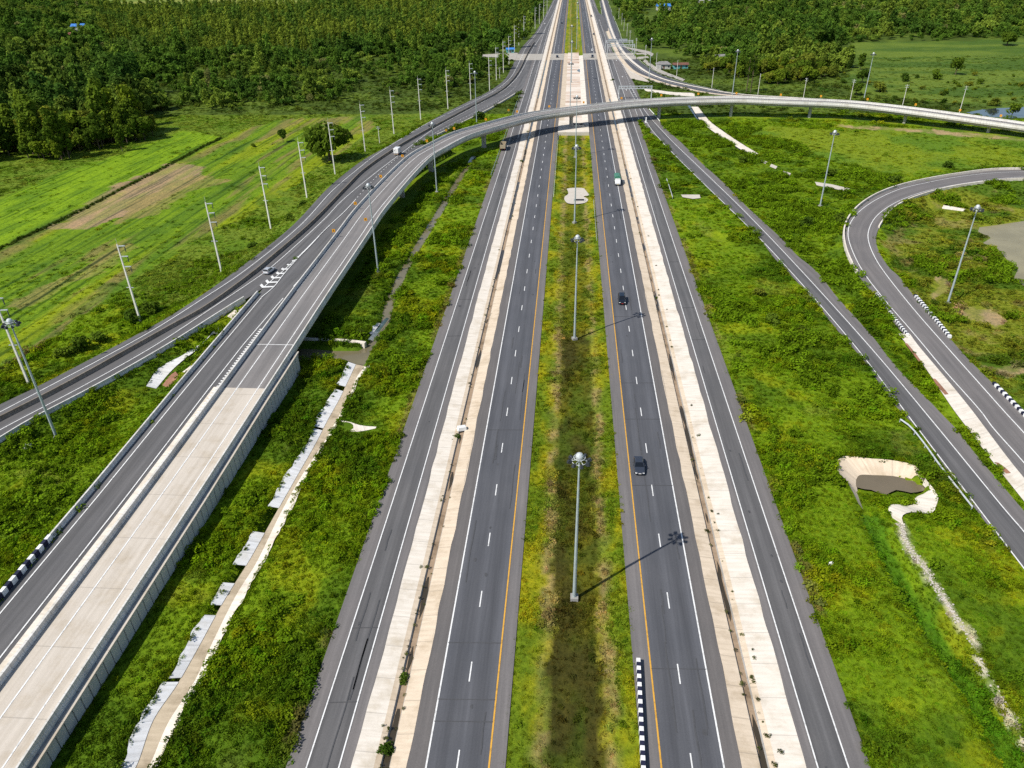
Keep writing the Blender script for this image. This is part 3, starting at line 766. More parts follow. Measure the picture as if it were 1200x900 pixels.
FARF = pxpoly([(1000, 50), (1100, 48), (1250, 44), (1500, 55), (1500, 150), (1200, 130), (1120, 122), (1040, 112), (1000, 108), (985, 95), (1000, 75)])
TOPF = pxpoly([(90, -12), (100, 6), (180, 9), (290, 9), (380, 6), (430, 3), (440, -14), (200, -16)])
DIRT1 = pxpoly([(1128, 360), (1150, 358), (1178, 372), (1170, 384), (1140, 378), (1125, 370)])
DIRT2 = pxpoly([(1140, 422), (1200, 432), (1300, 440), (1300, 450), (1190, 440), (1145, 430)])
DIRT3 = pxpoly([(980, 146), (1080, 151), (1150, 157), (1200, 163), (1200, 165), (1130, 160.5), (1060, 155), (980, 149)])
DIRT4 = pxpoly([(1090, 335), (1100, 322), (1112, 330), (1108, 345), (1090, 350)])
SHRUBR = pxpoly([(880, 150), (930, 168), (990, 190), (1060, 205), (1000, 245), (990, 300), (1050, 395), (1080, 440), (1030, 400), (960, 320), (880, 245), (800, 165), (770, 148), (800, 130), (850, 135)])
CREEP = pxpoly([(1008, 598), (1032, 598), (1058, 660), (1105, 735), (1150, 800), (1190, 860), (1215, 905), (1185, 905), (1150, 850), (1110, 780), (1060, 700), (1030, 650)])

LUSH = np.array([.138, .222, .007]); DARK = np.array([.066, .128, .007]); YEL = np.array([.250, .280, .008]); FLD = np.array([.135, .225, .010])
OLIVE = np.array([.098, .105, .018]); STRAW = np.array([.34, .265, .105]); SOIL = np.array([.36, .25, .155]); PALE = np.array([.15, .20, .03])
def lerp(a, b, t): return a + (b - a) * t[..., None]
def sstep(a, b, v):
    t = np.clip((v - a) / (b - a), 0, 1); return t * t * (3 - 2 * t)
RUBA = gp([(1054, 612), (1060, 628), (1068, 645), (1085, 668), (1098, 690), (1108, 706), (1122, 728), (1130, 738)]); RUBB = gp([(1130, 738), (1150, 778), (1165, 800), (1180, 826), (1202, 868), (1215, 890)])
def veg_colour(x, y):
    wx = x + (fbm(x / 7, y / 7, 31, 3) - .5) * 9; wy = y + (fbm(x / 7, y / 7, 37, 3) - .5) * 9
    n1 = fbm(x / 22, y / 22, 41, 4); n2 = fbm(x / 6, y / 6, 43, 3); n3 = fbm(x / 60, y / 60, 47, 3)
    c = np.broadcast_to(LUSH, x.shape + (3,)).copy()
    c = lerp(c, DARK, sstep(.48, .62, n1) * .85)
    c = lerp(c, YEL, sstep(.55, .70, n2) * .55 * sstep(.35, .6, n3 + .1))
    c = lerp(c, STRAW * .7, sstep(.70, .78, fbm(x / 9, y / 9, 53, 4)) * .15)
    # rough ground between fields and forest
    left = x < -62
    rough = left & (y > 170)
    c = np.where(rough[..., None], lerp(np.broadcast_to(np.array([.135, .195, .018]), c.shape), DARK * 1.3, sstep(.52, .66, n2) * .7), c)
    f = inpoly(wx, wy, FIELD)
    dv = (G(258, 162) - G(0, 292))[:2]; dv /= np.linalg.norm(dv)
    across = x * dv[1] - y * dv[0]; along = x * dv[0] + y * dv[1]
    rows = vnoise(across * .55, along * .012, 61); rows2 = vnoise(across * .16, along * .008, 63)
    fc = lerp(np.broadcast_to(FLD, c.shape), np.array([.075, .150, .012]), sstep(.42, .78, rows) * .8)
    fc = lerp(fc, YEL * 1.05, sstep(.45, .7, rows2) * .55)
    fc = lerp(fc, STRAW * .62, sstep(.56, .72, fbm(across / 5, along / 40, 67, 3)) * .75)
    fc = lerp(fc, np.array([.055, .12, .012]), sstep(.6, .72, fbm(x / 14, y / 14, 71, 3)) * .5)
    c = np.where(f[..., None], fc, c)
    vv = inpoly(wx * .3 + x * .7, wy * .3 + y * .7, VIVID)
    vc = lerp(np.broadcast_to(np.array([.170, .280, .010]), c.shape), np.array([.095, .185, .010]), sstep(.5, .7, fbm(across / 3, along / 22, 73, 3)) * .8)
    c = np.where(vv[..., None], vc, c)
    for pl, col, s in ((BROWN1, SOIL * .92, 1.0), (BROWN3, STRAW * .8, .85), (BROWN2, STRAW * .8, .65)):
        b_ = inpoly(wx, wy, pl); t = b_ * s * (.55 + .45 * sstep(.35, .6, fbm(across / 2.2, along / 25, 79, 3)))
        c = lerp(c, col, t)
    dk = np.exp(-((across - (G(0, 292)[0] * dv[1] - G(0, 292)[1] * dv[0])) / .9) ** 2) * (y < G(258, 162)[1]) * left
    c = lerp(c, np.array([.022, .045, .010]), dk * .95)
    q = G(0, 378); dk = np.exp(-((across - (q[0] * dv[1] - q[1] * dv[0])) / .6) ** 2) * left * (y < 215)
    c = lerp(c, np.array([.03, .06, .012]), dk * .8)
    # median
    med = (x > -5.6) & (x < 9.75)
    u = x + (fbm(x / 2, y / 3, 81, 3) - .5) * 2.2
    mc = lerp(np.broadcast_to(np.array([.125, .185, .010]), c.shape), YEL * np.array([1.08, .95, 1.2]), sstep(.4, .7, fbm(x / 2.5, y / 6, 83, 3)))
    mc = lerp(mc, STRAW * .85, np.exp(-((u + 1.6) / .75) ** 2) * (.35 + .65 * sstep(.35, .55, vnoise(x * .1, y * .25, 85))))
    mc = lerp(mc, STRAW * .8, np.exp(-((u - 6.6) / .65) ** 2) * (.3 + .7 * sstep(.4, .6, vnoise(x * .1, y * .2, 87))))
    centre_ = sstep(-1.1, -.6, u) * (1 - sstep(5.4, 6.0, u))
    wet = lerp(np.broadcast_to(np.array([.050, .046, .010]), c.shape), np.array([.046, .066, .008]), sstep(.5, .7, fbm(x / 3, y / 7, 89, 3)))
    mc = lerp(mc, wet, centre_ * np.where(y > 160, .45, .70 + .28 * sstep(.35, .6, fbm(x / 4, y / 9, 107, 3))))
    c = np.where(med[..., None], mc, c)
    # right hand side
    c = np.where((inpoly(wx, wy, SHRUBR))[..., None], lerp(np.broadcast_to(LUSH * .9, c.shape), DARK, sstep(.4, .6, n2) * .8), c)
    c = np.where(inpoly(wx, wy, YG1)[..., None], lerp(np.broadcast_to(np.array([.165, .225, .012]), c.shape), np.array([.10, .18, .012]), sstep(.45, .65, n1)), c)
    lo = inpoly(wx, wy, LOOPIN)
    lc = lerp(np.broadcast_to(np.array([.175, .205, .018]), c.shape), np.array([.075, .135, .010]), sstep(.44, .56, fbm(x / 16, y / 12, 91, 4)))
    lc = lerp(lc, STRAW * .75, sstep(.66, .76, fbm(x / 8, y / 8, 93, 4)) * .55)
    c = np.where(lo[..., None], lc, c)
    ff = inpoly(wx, wy, FARF)
    fcol = lerp(np.broadcast_to(np.array([.118, .172, .024]), c.shape), np.array([.062, .115, .016]), sstep(.42, .6, fbm(x / 60, y / 14, 95, 4)))
    c = np.where(ff[..., None], fcol, c)
    for pl in (DIRT1, DIRT2, DIRT3, DIRT4):
        c = lerp(c, SOIL * 1.05, inpoly(wx * .7 + x * .3, wy * .7 + y * .3, pl) * (.25 + .6 * sstep(.42, .6, fbm(x / 5, y / 5, 99, 3))))
    for ln_, w_ in ((RUBA, .55), (RUBB, .3)):
        d_, _q = polydist(wx * .12 + x * .88, wy * .12 + y * .88, ln_); c = lerp(c, np.array([.55, .50, .42]), (1 - sstep(w_ * .6, w_ * 1.5, d_)) * sstep(.30, .5, fbm(x / 1.6, y / 1.6, 105, 3)) * .95)
    c = np.where(inpoly(x, y, CREEP)[..., None], np.array([.080, .180, .008]), c)
    # margins of the paved edges: thin dry grass and dust
    for xe in (-31.2, 36.0):
        c = lerp(c, STRAW * .55, np.exp(-((x - xe) / .5) ** 2) * sstep(.45, .6, n2) * .7)
    far = (y > 420) & ~ff & ~med
    c = np.where(far[..., None], lerp(np.broadcast_to(np.array([.060, .095, .014]), c.shape), np.array([.10, .15, .02]), sstep(.5, .65, n1)), c)
    tf = inpoly(x, y, TOPF)
    c = np.where(tf[..., None], lerp(np.broadcast_to(np.array([.24, .26, .06]), c.shape), np.array([.13, .19, .03]), sstep(.45, .6, fbm(x / 90, y / 25, 97, 3))), c)
    c = np.where((y > 1750)[..., None], np.array([.07, .11, .02]), c)
    return c

# the ground sheet: fine near the camera, coarse towards the horizon
def axis(lo, hi, step, grow, end_lo, end_hi, extra=()):
    a = list(np.arange(lo, hi + 1e-6, step))
    s, v = step, hi
    while v < end_hi: s *= grow; v += s; a.append(v)
    s, v = step, lo
    while v > end_lo: s *= grow; v -= s; a.append(v)
    a = np.unique(np.concatenate([a, extra])); return a
gx = axis(-150, 165, .85, 1.05, -6000, 6000, (-23.3, -22.61, -17.0, -16.3, 20.7, 21.41, 27.59, 28.3, -5.95, -5.55, 9.7, 10.1, -30.3, -29.8, 34.8, 35.2))
gy = axis(34, 300, .85, 1.022, -300, 8500)
XX, YY = np.meshgrid(gx, gy)
HH = np.zeros(XX.shape)
HH = terrain(XX.ravel(), YY.ravel()).reshape(XX.shape)
CC = veg_colour(XX.ravel(), YY.ravel())
nx_, ny_ = len(gx), len(gy)
me = bpy.data.meshes.new('ground')
nv = nx_ * ny_
me.vertices.add(nv)
me.vertices.foreach_set('co', np.stack([XX.ravel(), YY.ravel(), HH.ravel()], axis=1).astype(np.float32).ravel())
ii = (np.arange(ny_ - 1)[:, None] * nx_ + np.arange(nx_ - 1)[None, :]).ravel()
quad = np.stack([ii, ii + 1, ii + nx_ + 1, ii + nx_], axis=1).astype(np.int32)
me.loops.add(quad.size); me.loops.foreach_set('vertex_index', quad.ravel())
me.polygons.add(len(quad)); me.polygons.foreach_set('loop_start', np.arange(0, quad.size, 4, dtype=np.int32)); me.polygons.foreach_set('loop_total', np.full(len(quad), 4, np.int32))
me.polygons.foreach_set('use_smooth', np.ones(len(quad), bool))
me.update(calc_edges=True)
ca = me.color_attributes.new('soil', 'FLOAT_COLOR', 'POINT')
fm_ = (inpoly(XX.ravel(), YY.ravel(), FIELD) | inpoly(XX.ravel(), YY.ravel(), VIVID)).astype(float)[:, None]
ca.data.foreach_set('color', np.concatenate([CC, fm_], axis=1).astype(np.float32).ravel())
mt, nt, b = new_mat('ground_cover')
at = N(nt, 'ShaderNodeAttribute'); at.attribute_name = 'soil'
geo = N(nt, 'ShaderNodeNewGeometry')
f1 = noise(nt, geo.outputs['Position'], 1.1, 6, .7); f2 = noise(nt, geo.outputs['Position'], .16, 5, .6); f3 = noise(nt, geo.outputs['Position'], 4.5, 3, .7)
c1 = mixc(nt, .85, at.outputs['Color'], ramp(nt, f1, [(.28, (.45, .52, .5)), (.5, (.95, .97, .95)), (.72, (1.45, 1.35, 1.2))]), 'MULTIPLY')
c2 = mixc(nt, .7, c1, ramp(nt, f2, [(.3, (.75, .8, .8)), (.7, (1.25, 1.18, 1.1))]), 'MULTIPLY')
c3 = mixc(nt, .6, c2, ramp(nt, f3, [(.25, (.6, .62, .6)), (.75, (1.35, 1.3, 1.2))]), 'MULTIPLY')
dv_ = (G(258, 162) - G(0, 292))[:2]
mp = N(nt, 'ShaderNodeMapping', vector_type='TEXTURE'); mp.inputs['Rotation'].default_value = (0, 0, math.atan2(dv_[1], dv_[0])); nt.links.new(geo.outputs['Position'], mp.inputs[0])
rw = noise(nt, mapping(nt, mp.outputs[0], (.016, .62, 0)), 1.0, 3, .6)
rc = ramp(nt, rw, [(.36, (.42, .50, .5)), (.47, (.95, .97, .95)), (.62, (1.05, 1.05, 1)), (.72, (1.35, 1.22, 1.1))])
c3 = mixc(nt, at.outputs['Alpha'], c3, mixc(nt, 1.0, c3, rc, 'MULTIPLY'))
nt.links.new(c3, b.inputs['Base Color']); b.inputs['Roughness'].default_value = .95; b.inputs['Specular IOR Level'].default_value = .1
bp = N(nt, 'ShaderNodeBump'); bp.inputs['Strength'].default_value = .8; bp.inputs['Distance'].default_value = .35
nt.links.new(f1, bp.inputs['Height']); nt.links.new(bp.outputs[0], b.inputs['Normal'])
me.materials.append(mt)
o = bpy.data.objects.new('ground', me); COL.objects.link(o); o['kind'] = 'structure'

# ------------------------------------------------------------------ leaves
def leaf_material(name, instanced=True, col=None):
    mt = bpy.data.materials.new(name); mt.use_nodes = True; nt = mt.node_tree; nt.nodes.clear()
    out = N(nt, 'ShaderNodeOutputMaterial'); df = N(nt, 'ShaderNodeBsdfDiffuse'); tr = N(nt, 'ShaderNodeBsdfTranslucent'); ms = N(nt, 'ShaderNodeMixShader')
    ms.inputs[0].default_value = .35
    if instanced:
        a = N(nt, 'ShaderNodeAttribute'); a.attribute_name = 'tint'; a.attribute_type = 'INSTANCER'; c = a.outputs['Color']
    else:
        oi = N(nt, 'ShaderNodeObjectInfo')
        c = mixc(nt, 1.0, col, ramp(nt, oi.outputs['Random'], [(0, (.72, .78, .8)), (.5, (1, 1, 1)), (1, (1.4, 1.25, 1.0))]), 'MULTIPLY')
    geo = N(nt, 'ShaderNodeNewGeometry')
    f = noise(nt, geo.outputs['Position'], 1.3, 2, .6)
    c = mixc(nt, .8, c, ramp(nt, f, [(.3, (.62, .7, .7)), (.7, (1.4, 1.28, 1.1))]), 'MULTIPLY')
    nt.links.new(c, df.inputs[0]); nt.links.new(c, tr.inputs[0])
    nt.links.new(df.outputs[0], ms.inputs[1]); nt.links.new(tr.outputs[0], ms.inputs[2]); nt.links.new(ms.outputs[0], out.inputs[0])
    MATS[name] = mt; return mt
leaf_material('leaves_scattered')
def quads_mesh(name, C, A, B, mat, extra=None):
    """leaf quads: centres C, half axes A and B"""
    n = len(C)
    v = np.stack([C - A - B, C + A - B * .6, C + A * .9 + B, C - A * .7 + B], axis=1).reshape(-1, 3)
    f = np.arange(4 * n).reshape(n, 4)
    me = bpy.data.meshes.new(name)
    if extra is None: me.from_pydata(v.tolist(), [], f.tolist())
    else:
        ev, ef = extra; me.from_pydata(v.tolist() + [tuple(q) for q in ev], [], f.tolist() + [tuple(4 * n + i for i in q) for q in ef])
    me.materials.append(MATS[mat]); return me
def rand_unit(n, rng):
    v = rng.normal(size=(n, 3)); return v / np.linalg.norm(v, axis=1)[:, None]
def tuft_mesh(name, n, rad, h, w, rng, lean=.9):
    a = rng.uniform(0, 2 * PI, n); r = rad * np.sqrt(rng.uniform(0, 1, n))
    base = np.stack([r * np.cos(a), r * np.sin(a), np.zeros(n)], axis=1)
    hh = h * rng.uniform(.5, 1.15, n) * (1 - .45 * (r / rad) ** 2)
    d = np.stack([np.cos(a) * lean * r / rad + rng.normal(0, .45, n), np.sin(a) * lean * r / rad + rng.normal(0, .45, n), np.full(n, .75)], axis=1)
    d /= np.linalg.norm(d, axis=1)[:, None]
    sd = np.cross(d, rand_unit(n, rng)); sd /= np.linalg.norm(sd, axis=1)[:, None]
    B = d * (hh / 2)[:, None]; A = sd * (w * rng.uniform(.6, 1.3, n) / 2)[:, None]
    return quads_mesh(name, base + B, A, B, 'leaves_scattered')
def crown_points(rng, lobes, n, shell=.6):
    """points and outward directions on a crown made of lobes (centre, radii)"""
    w = np.array([l[1][0] * l[1][2] for l in lobes]); k = rng.choice(len(lobes), n, p=w / w.sum())
    u = rand_unit(n, rng); r = rng.uniform(shell, 1.05, n)[:, None]
    c = np.array([l[0] for l in lobes])[k]; R = np.array([l[1] for l in lobes])[k]
    return c + u * R * r, u
def crown_mesh(name, rng, lobes, n, size, mat, extra=None):
    P, U = crown_points(rng, lobes, n)
    keep = P[:, 2] > .15; P, U = P[keep], U[keep]; n = len(P)
    nn = U * .8 + rand_unit(n, rng) * .75 + np.array([0, 0, .25]); nn /= np.linalg.norm(nn, axis=1)[:, None]
    A = np.cross(nn, rand_unit(n, rng)); A /= np.linalg.norm(A, axis=1)[:, None]
    B = np.cross(nn, A); s = size * rng.uniform(.55, 1.3, n)[:, None] / 2
    return quads_mesh(name, P, A * s, B * s * .75, mat, extra)
def lobes_for(kind, rng):
    L = []
    if kind == 'round':
        for i in range(11):
            a = i * 2.4; t = rng.uniform(.3, 1)
            L.append(((math.cos(a) * 2.6 * t, math.sin(a) * 2.6 * t, 5.2 + rng.uniform(-1.6, 1.9)), (rng.uniform(1.4, 2.1),) * 2 + (rng.uniform(1.1, 1.7),)))
        L.append(((0, 0, 5.6), (2.6, 2.6, 2.2)))
    elif kind == 'tall':
        for i in range(11):
            z = 3.5 + i * .85; a = i * 2.4; r_ = 1.9 * math.sin(PI * (i + 2) / 14)
            L.append(((math.cos(a) * r_ * .8, math.sin(a) * r_ * .8, z), (rng.uniform(1.1, 1.8),) * 2 + (rng.uniform(1.0, 1.5),)))
    elif kind == 'bushy':
        for i in range(8):
            a = i * 2.4; t = rng.uniform(.2, 1)
            L.append(((math.cos(a) * 1.8 * t, math.sin(a) * 1.8 * t, 2.2 + rng.uniform(-1.1, 1.3)), (rng.uniform(1.0, 1.6),) * 2 + (rng.uniform(.9, 1.4),)))
    elif kind == 'slim':
        for i in range(8):
            z = 4.0 + i * 1.05; a = i * 2.4; r_ = .75
            L.append(((math.cos(a) * r_, math.sin(a) * r_, z), (rng.uniform(.8, 1.15),) * 2 + (rng.uniform(.8, 1.2),)))
    elif kind == 'spread':
        for i in range(13):
            a = i * 2.4; t = rng.uniform(.35, 1)
            L.append(((math.cos(a) * 4.0 * t, math.sin(a) * 4.0 * t, 4.6 + rng.uniform(-1.2, 1.5) - t), (rng.uniform(1.6, 2.3),) * 2 + (rng.uniform(1.1, 1.6),)))
        L.append(((0, 0, 5.0), (3.2, 3.2, 2.0)))
    return L
def trunk_geo(kind, rng, lobes):
    mb = MB()
    top = max(l[0][2] for l in lobes)
    r0 = {'round': .26, 'tall': .24, 'bushy': .14, 'slim': .14, 'spread': .38}[kind]
    split = {'round': 2.6, 'tall': 7, 'bushy': .9, 'slim': 9, 'spread': 1.8}[kind]
    bend = Vector((rng.uniform(-.25, .25), rng.uniform(-.25, .25), 0))
    mb.tube((0, 0, -.4), Vector((0, 0, split)) + bend, r0, r0 * .7, 7)
    for l in lobes[:7]:
        mb.tube(Vector((0, 0, split * rng.uniform(.75, 1.0))) + bend * .8, Vector(l[0]), r0 * .5, r0 * .12, 5)
    return mb

KINDS = ['round', 'tall', 'bushy', 'slim', 'spread']
PROTO = bpy.data.collections.new('scatter_sources')
def proto(name, me):
    o = bpy.data.objects.new(name, me); PROTO.objects.link(o); return o
def new_sources(nm): return bpy.data.collections.new(nm)

def scatter(name, coll, pts, rot, scl, tint, idx, label=None):
    n = len(pts)
    me = bpy.data.meshes.new(name); me.vertices.add(n); me.vertices.foreach_set('co', np.asarray(pts, np.float32).ravel())
    a = me.attributes.new('rot', 'FLOAT_VECTOR', 'POINT'); a.data.foreach_set('vector', np.asarray(rot, np.float32).ravel())
    a = me.attributes.new('scl', 'FLOAT_VECTOR', 'POINT'); a.data.foreach_set('vector', np.asarray(scl, np.float32).ravel())
    a = me.attributes.new('tint', 'FLOAT_COLOR', 'POINT'); a.data.foreach_set('color', np.concatenate([tint, np.ones((n, 1))], axis=1).astype(np.float32).ravel())
    a = me.attributes.new('idx', 'INT', 'POINT'); a.data.foreach_set('value', np.asarray(idx, np.int32))
    o = bpy.data.objects.new(name, me); COL.objects.link(o)
    o['kind'] = 'stuff'
    if label: o['label'] = label
    ng = bpy.data.node_groups.new(name + '_nodes', 'GeometryNodeTree')
    ng.interface.new_socket('Geometry', in_out='INPUT', socket_type='NodeSocketGeometry'); ng.interface.new_socket('Geometry', in_out='OUTPUT', socket_type='NodeSocketGeometry')
    gi = ng.nodes.new('NodeGroupInput'); go = ng.nodes.new('NodeGroupOutput'); ip = ng.nodes.new('GeometryNodeInstanceOnPoints'); ci = ng.nodes.new('GeometryNodeCollectionInfo')
    ci.inputs['Collection'].default_value = coll; ci.inputs['Separate Children'].default_value = True; ci.inputs['Reset Children'].default_value = True
    def named(nm, dt):
        q = ng.nodes.new('GeometryNodeInputNamedAttribute'); q.data_type = dt; q.inputs['Name'].default_value = nm
        return next(s for s in q.outputs if s.enabled and s.name == 'Attribute')
    L_ = ng.links.new
    L_(gi.outputs[0], ip.inputs['Points']); L_(ci.outputs[0], ip.inputs['Instance']); ip.inputs['Pick Instance'].default_value = True
    L_(named('idx', 'INT'), ip.inputs['Instance Index']); L_(named('rot', 'FLOAT_VECTOR'), ip.inputs['Rotation']); L_(named('scl', 'FLOAT_VECTOR'), ip.inputs['Scale'])
    L_(ip.outputs[0], go.inputs[0])
    md = o.modifiers.new('scatter', 'NODES'); md.node_group = ng
    return o

# ------------------------------------------------------------------ concrete lined side drains, canal and ponds
def lining(outer, inner, zo, zi, mat='concrete_white', name='drain_lining', n=None, rag=.0, seed=1):
    O = gp(outer, zo); I = gp(inner, zi)
    n = n or max(4, int(np.linalg.norm(np.diff(O, axis=0), axis=1).sum() / .8))
    O = resample(O, n=n); I = resample(I, n=n)
    if rag: O = off_noise(O, rag, seed)
    NOGROW.append(np.vstack([O, I[::-1]]))
    o = grid_mesh(name, [O, (O + I) / 2, I], mat); o['kind'] = 'structure'
    return o
concrete('concrete_bluish', (.74, .745, .745), 2.6, .16)
dl_o = resample(gp(DRAIN_L, .06), n=160); dl_i = resample(gp(DRAIN_FL, -.5), n=160)
for k_, (a, c) in enumerate(((0, 22), (23, 40), (43, 50), (56, 68), (78, 116), (117, 140), (143, 159))):
    O = off_noise(dl_o[a:c + 1], .45, 5 + k_); I = dl_i[a:c + 1]
    o = grid_mesh('drain_lining', [O, (O + I) / 2, I], 'concrete_bluish'); o['kind'] = 'structure'
dr_o = resample(gp(DRAIN_R, .06), n=160); dr_i = resample(gp(DRAIN_FR, -.45), n=160)
o = grid_mesh('drain_lining', [dr_i, (dr_i * .4 + dr_o * .6), off_noise(dr_o, .45, 15)], 'concrete_white'); o['kind'] = 'structure'
o = grid_mesh('drain_bed', [resample(gp(DRAIN_FL, -.56), n=120), resample(gp(DRAIN_FR, -.56), n=120)], 'sandy_floor'); o['kind'] = 'structure'
lining([(397, 492), (412, 495), (424, 499), (441, 500)], [(402, 503), (413, 506), (425, 505), (440, 502)], .08, .02, 'concrete_white', 'drain_outlet', rag=.2)
def GT(px, py, dz=.12):
    z = 0.0
    for _ in range(7):
        P = G(px, py, z); z = .5 * z + .5 * float(terrain(P[:1], P[1:2])[0])
    return G(px, py, z) + np.array([0, 0, dz])
def lain(outer, inner, mat, rag=.25, name='drain_lining'):
    O = resample(np.array([GT(*q) for q in outer]), 1.0); I = resample(np.array([GT(*q) for q in inner]), n=len(O)); O = off_noise(O, rag, 3)
    rows = []
    for t_ in (0, .33, .66, 1):
        R_ = O * (1 - t_) + I * t_; R_[:, 2] = np.maximum(R_[:, 2], terrain(R_[:, 0], R_[:, 1]) + .12); rows.append(R_)
    o = grid_mesh(name, rows, mat); o['kind'] = 'structure'; NOGROW.append(np.vstack([O, I[::-1]]))
lain([(170, 453), (187, 433), (230, 407), (257, 389)], [(183, 456), (204, 432), (229, 412), (259, 396)], 'concrete_bluish', .7)
lain([(266, 371), (275, 364), (284, 362)], [(272, 374), (280, 370), (287, 365)], 'concrete_white', .2)
lain([(190, 452), (200, 440), (206, 436)], [(197, 455), (206, 447), (209, 440)], 'red_soil', .2, 'soil_bed')
lain([(214, 437), (221, 432), (226, 428)], [(217, 438), (224, 434), (229, 429)], 'concrete_white', .2)
# right hand open drain crossing under the flyover
lining([(810, 125), (822, 143), (833, 152), (855, 167), (879, 181.5)], [(818, 125), (833, 143), (845, 152), (864, 165), (890, 181)], -.05, .14, 'concrete_white', rag=.2)
for pts in ([(893, 187), (900, 190), (897, 192), (891, 189)], [(904, 192), (911, 195), (909, 198), (902, 195)], [(918, 200), (927, 203), (925, 206), (917, 204)], [(955, 213), (975, 216), (996, 221), (993, 224), (970, 220), (957, 217)], [(798, 228), (820, 228), (821, 232), (812, 233), (800, 231)]):
    q = gp(pts, .16); lo_ = gp(pts, -.3)
    mb = MB(); n_ = len(q); mb.add(np.vstack([q, lo_]), [tuple(range(n_))] + [(i, i + n_, (i + 1) % n_ + n_, (i + 1) % n_) for i in range(n_)])
    o = mb.build('drain_slab', 'concrete_white')
    o['kind'] = 'structure'; NOGROW.append(q)
lining([(754, 104), (770, 105.5), (790, 108), (814, 109)], [(757, 107), (772, 109), (790, 111.5), (814, 113)], .2, .15, 'concrete_white', rag=.8)
lining([(1079, 236.5), (1092, 238.5), (1110, 241), (1132, 245)], [(1079, 243), (1094, 247.5), (1110, 249.5), (1127, 251)], .45, -.3, 'concrete_white', 'pond_outfall', rag=.2)
# basin with white lining
lining([(979, 541), (990, 534.5), (1015, 537), (1038, 538.5), (1055, 541), (1071, 545), (1083, 560)], [(1004, 563), (1008, 557.5), (1025, 557.5), (1040, 558), (1050, 559), (1066, 563), (1081, 568)], .15, -1.35, 'concrete_lining', 'basin_lining', rag=.25)
lining([(979, 541), (982, 552), (994, 567), (1006, 590)], [(1004, 563), (1004, 570), (1008, 585), (1013, 599)], .15, -1.35, 'concrete_lining', 'basin_lining', rag=.25)
lining([(1083, 560), (1097, 577), (1098, 588), (1091, 601), (1068, 600), (1057, 605), (1060, 616)], [(1081, 568), (1087, 575), (1073, 583), (1068, 592), (1045, 591), (1041, 597), (1046, 607)], .15, -1.1, 'concrete_white', 'basin_lining', rag=.25)

def water_mat(name, col, rough, spec=.5):
    mt, nt, b = new_mat(name); geo = N(nt, 'ShaderNodeNewGeometry')
    f = noise(nt, geo.outputs['Position'], .12, 4)
    nt.links.new(ramp(nt, f, [(.35, tuple(c * .8 for c in col)), (.65, col)]), b.inputs['Base Color'])
    b.inputs['Roughness'].default_value = rough; b.inputs['Specular IOR Level'].default_value = spec
    bp = N(nt, 'ShaderNodeBump'); bp.inputs['Strength'].default_value = .08; bp.inputs['Distance'].default_value = .1
    nt.links.new(noise(nt, geo.outputs['Position'], 1.5, 3), bp.inputs['Height']); nt.links.new(bp.outputs[0], b.inputs['Normal'])
    MATS[name] = mt
MATS['drain_water'].node_tree.nodes['Principled BSDF'].inputs['Base Color'].default_value = (.05, .04, .026, 1)
water_mat('muddy_water', (.175, .15, .085), .18); water_mat('pale_water', (.27, .24, .145), .35, .15); water_mat('dark_water', (.03, .04, .045), .06); water_mat('brown_water', (.16, .13, .085), .2)
def sheet(name, pts, z, mat, rag=0, kind='structure'):
    q = gp(pts, z)
    if rag: q = resample(np.vstack([q, q[:1]]), 1.2)[:-1]; q = off_noise(q, rag, 7)
    me = bpy.data.meshes.new(name); me.from_pydata(q.tolist(), [], [tuple(range(len(q)))]); me.materials.append(MATS[mat]); me.update()
    if me.polygons[0].normal.z < 0: me.flip_normals()
    o = bpy.data.objects.new(name, me); COL.objects.link(o); o['kind'] = kind; return o
sheet('canal_water', CANAL, -.95, 'muddy_water')
sheet('pond_water', POND1, -.30, 'pale_water', 1.2); sheet('pond_water', POND2, -.35, 'dark_water', 1.5); None
sheet('basin_water', [(1000, 552), (1048, 553), (1085, 563), (1086, 573), (1066, 578), (1052, 574), (1036, 579), (1020, 573), (1006, 572), (998, 562)], -1.3, 'brown_water', .3)
for ln, hw, zz, mt_ in ((upc, 1.35, -1.0, 'muddy_water'), (under, 2.6, -.95, 'muddy_water'), (wdrain_c + np.array([-2.2, 0, 0]), .9, -.35, 'dark_water')):
    L_, R_ = ribbon(ln, 2 * hw, 0); L_[:, 2] = zz; R_[:, 2] = zz
    o = grid_mesh('canal_water', [L_, R_], mt_); o['kind'] = 'structure'
# pale headwall of the canal below the bridge
hw_ = resample(gp([(336, 397), (365, 398.5), (400, 400), (421, 402), (428, 403)], 0), 1.5)
t = empty('canal_wall', hw_[3], 0, 'low white concrete headwall beside the muddy canal mouth below the bridge', 'wall')
P_(sweep('wall_face', hw_, [(-.5, -1.4), (.6, -1.4), (.35, .35), (-.5, .4)], 'concrete_white', t))
lining([(452, 372), (441, 386), (431, 398)], [(456, 373), (446, 387), (437, 399)], .1, -.7, 'concrete_bluish', rag=.4)
lining([(440, 378), (433, 387), (432, 391)], [(446, 379), (439, 388), (436, 392)], .06, -.5, 'concrete_bluish', rag=.35)

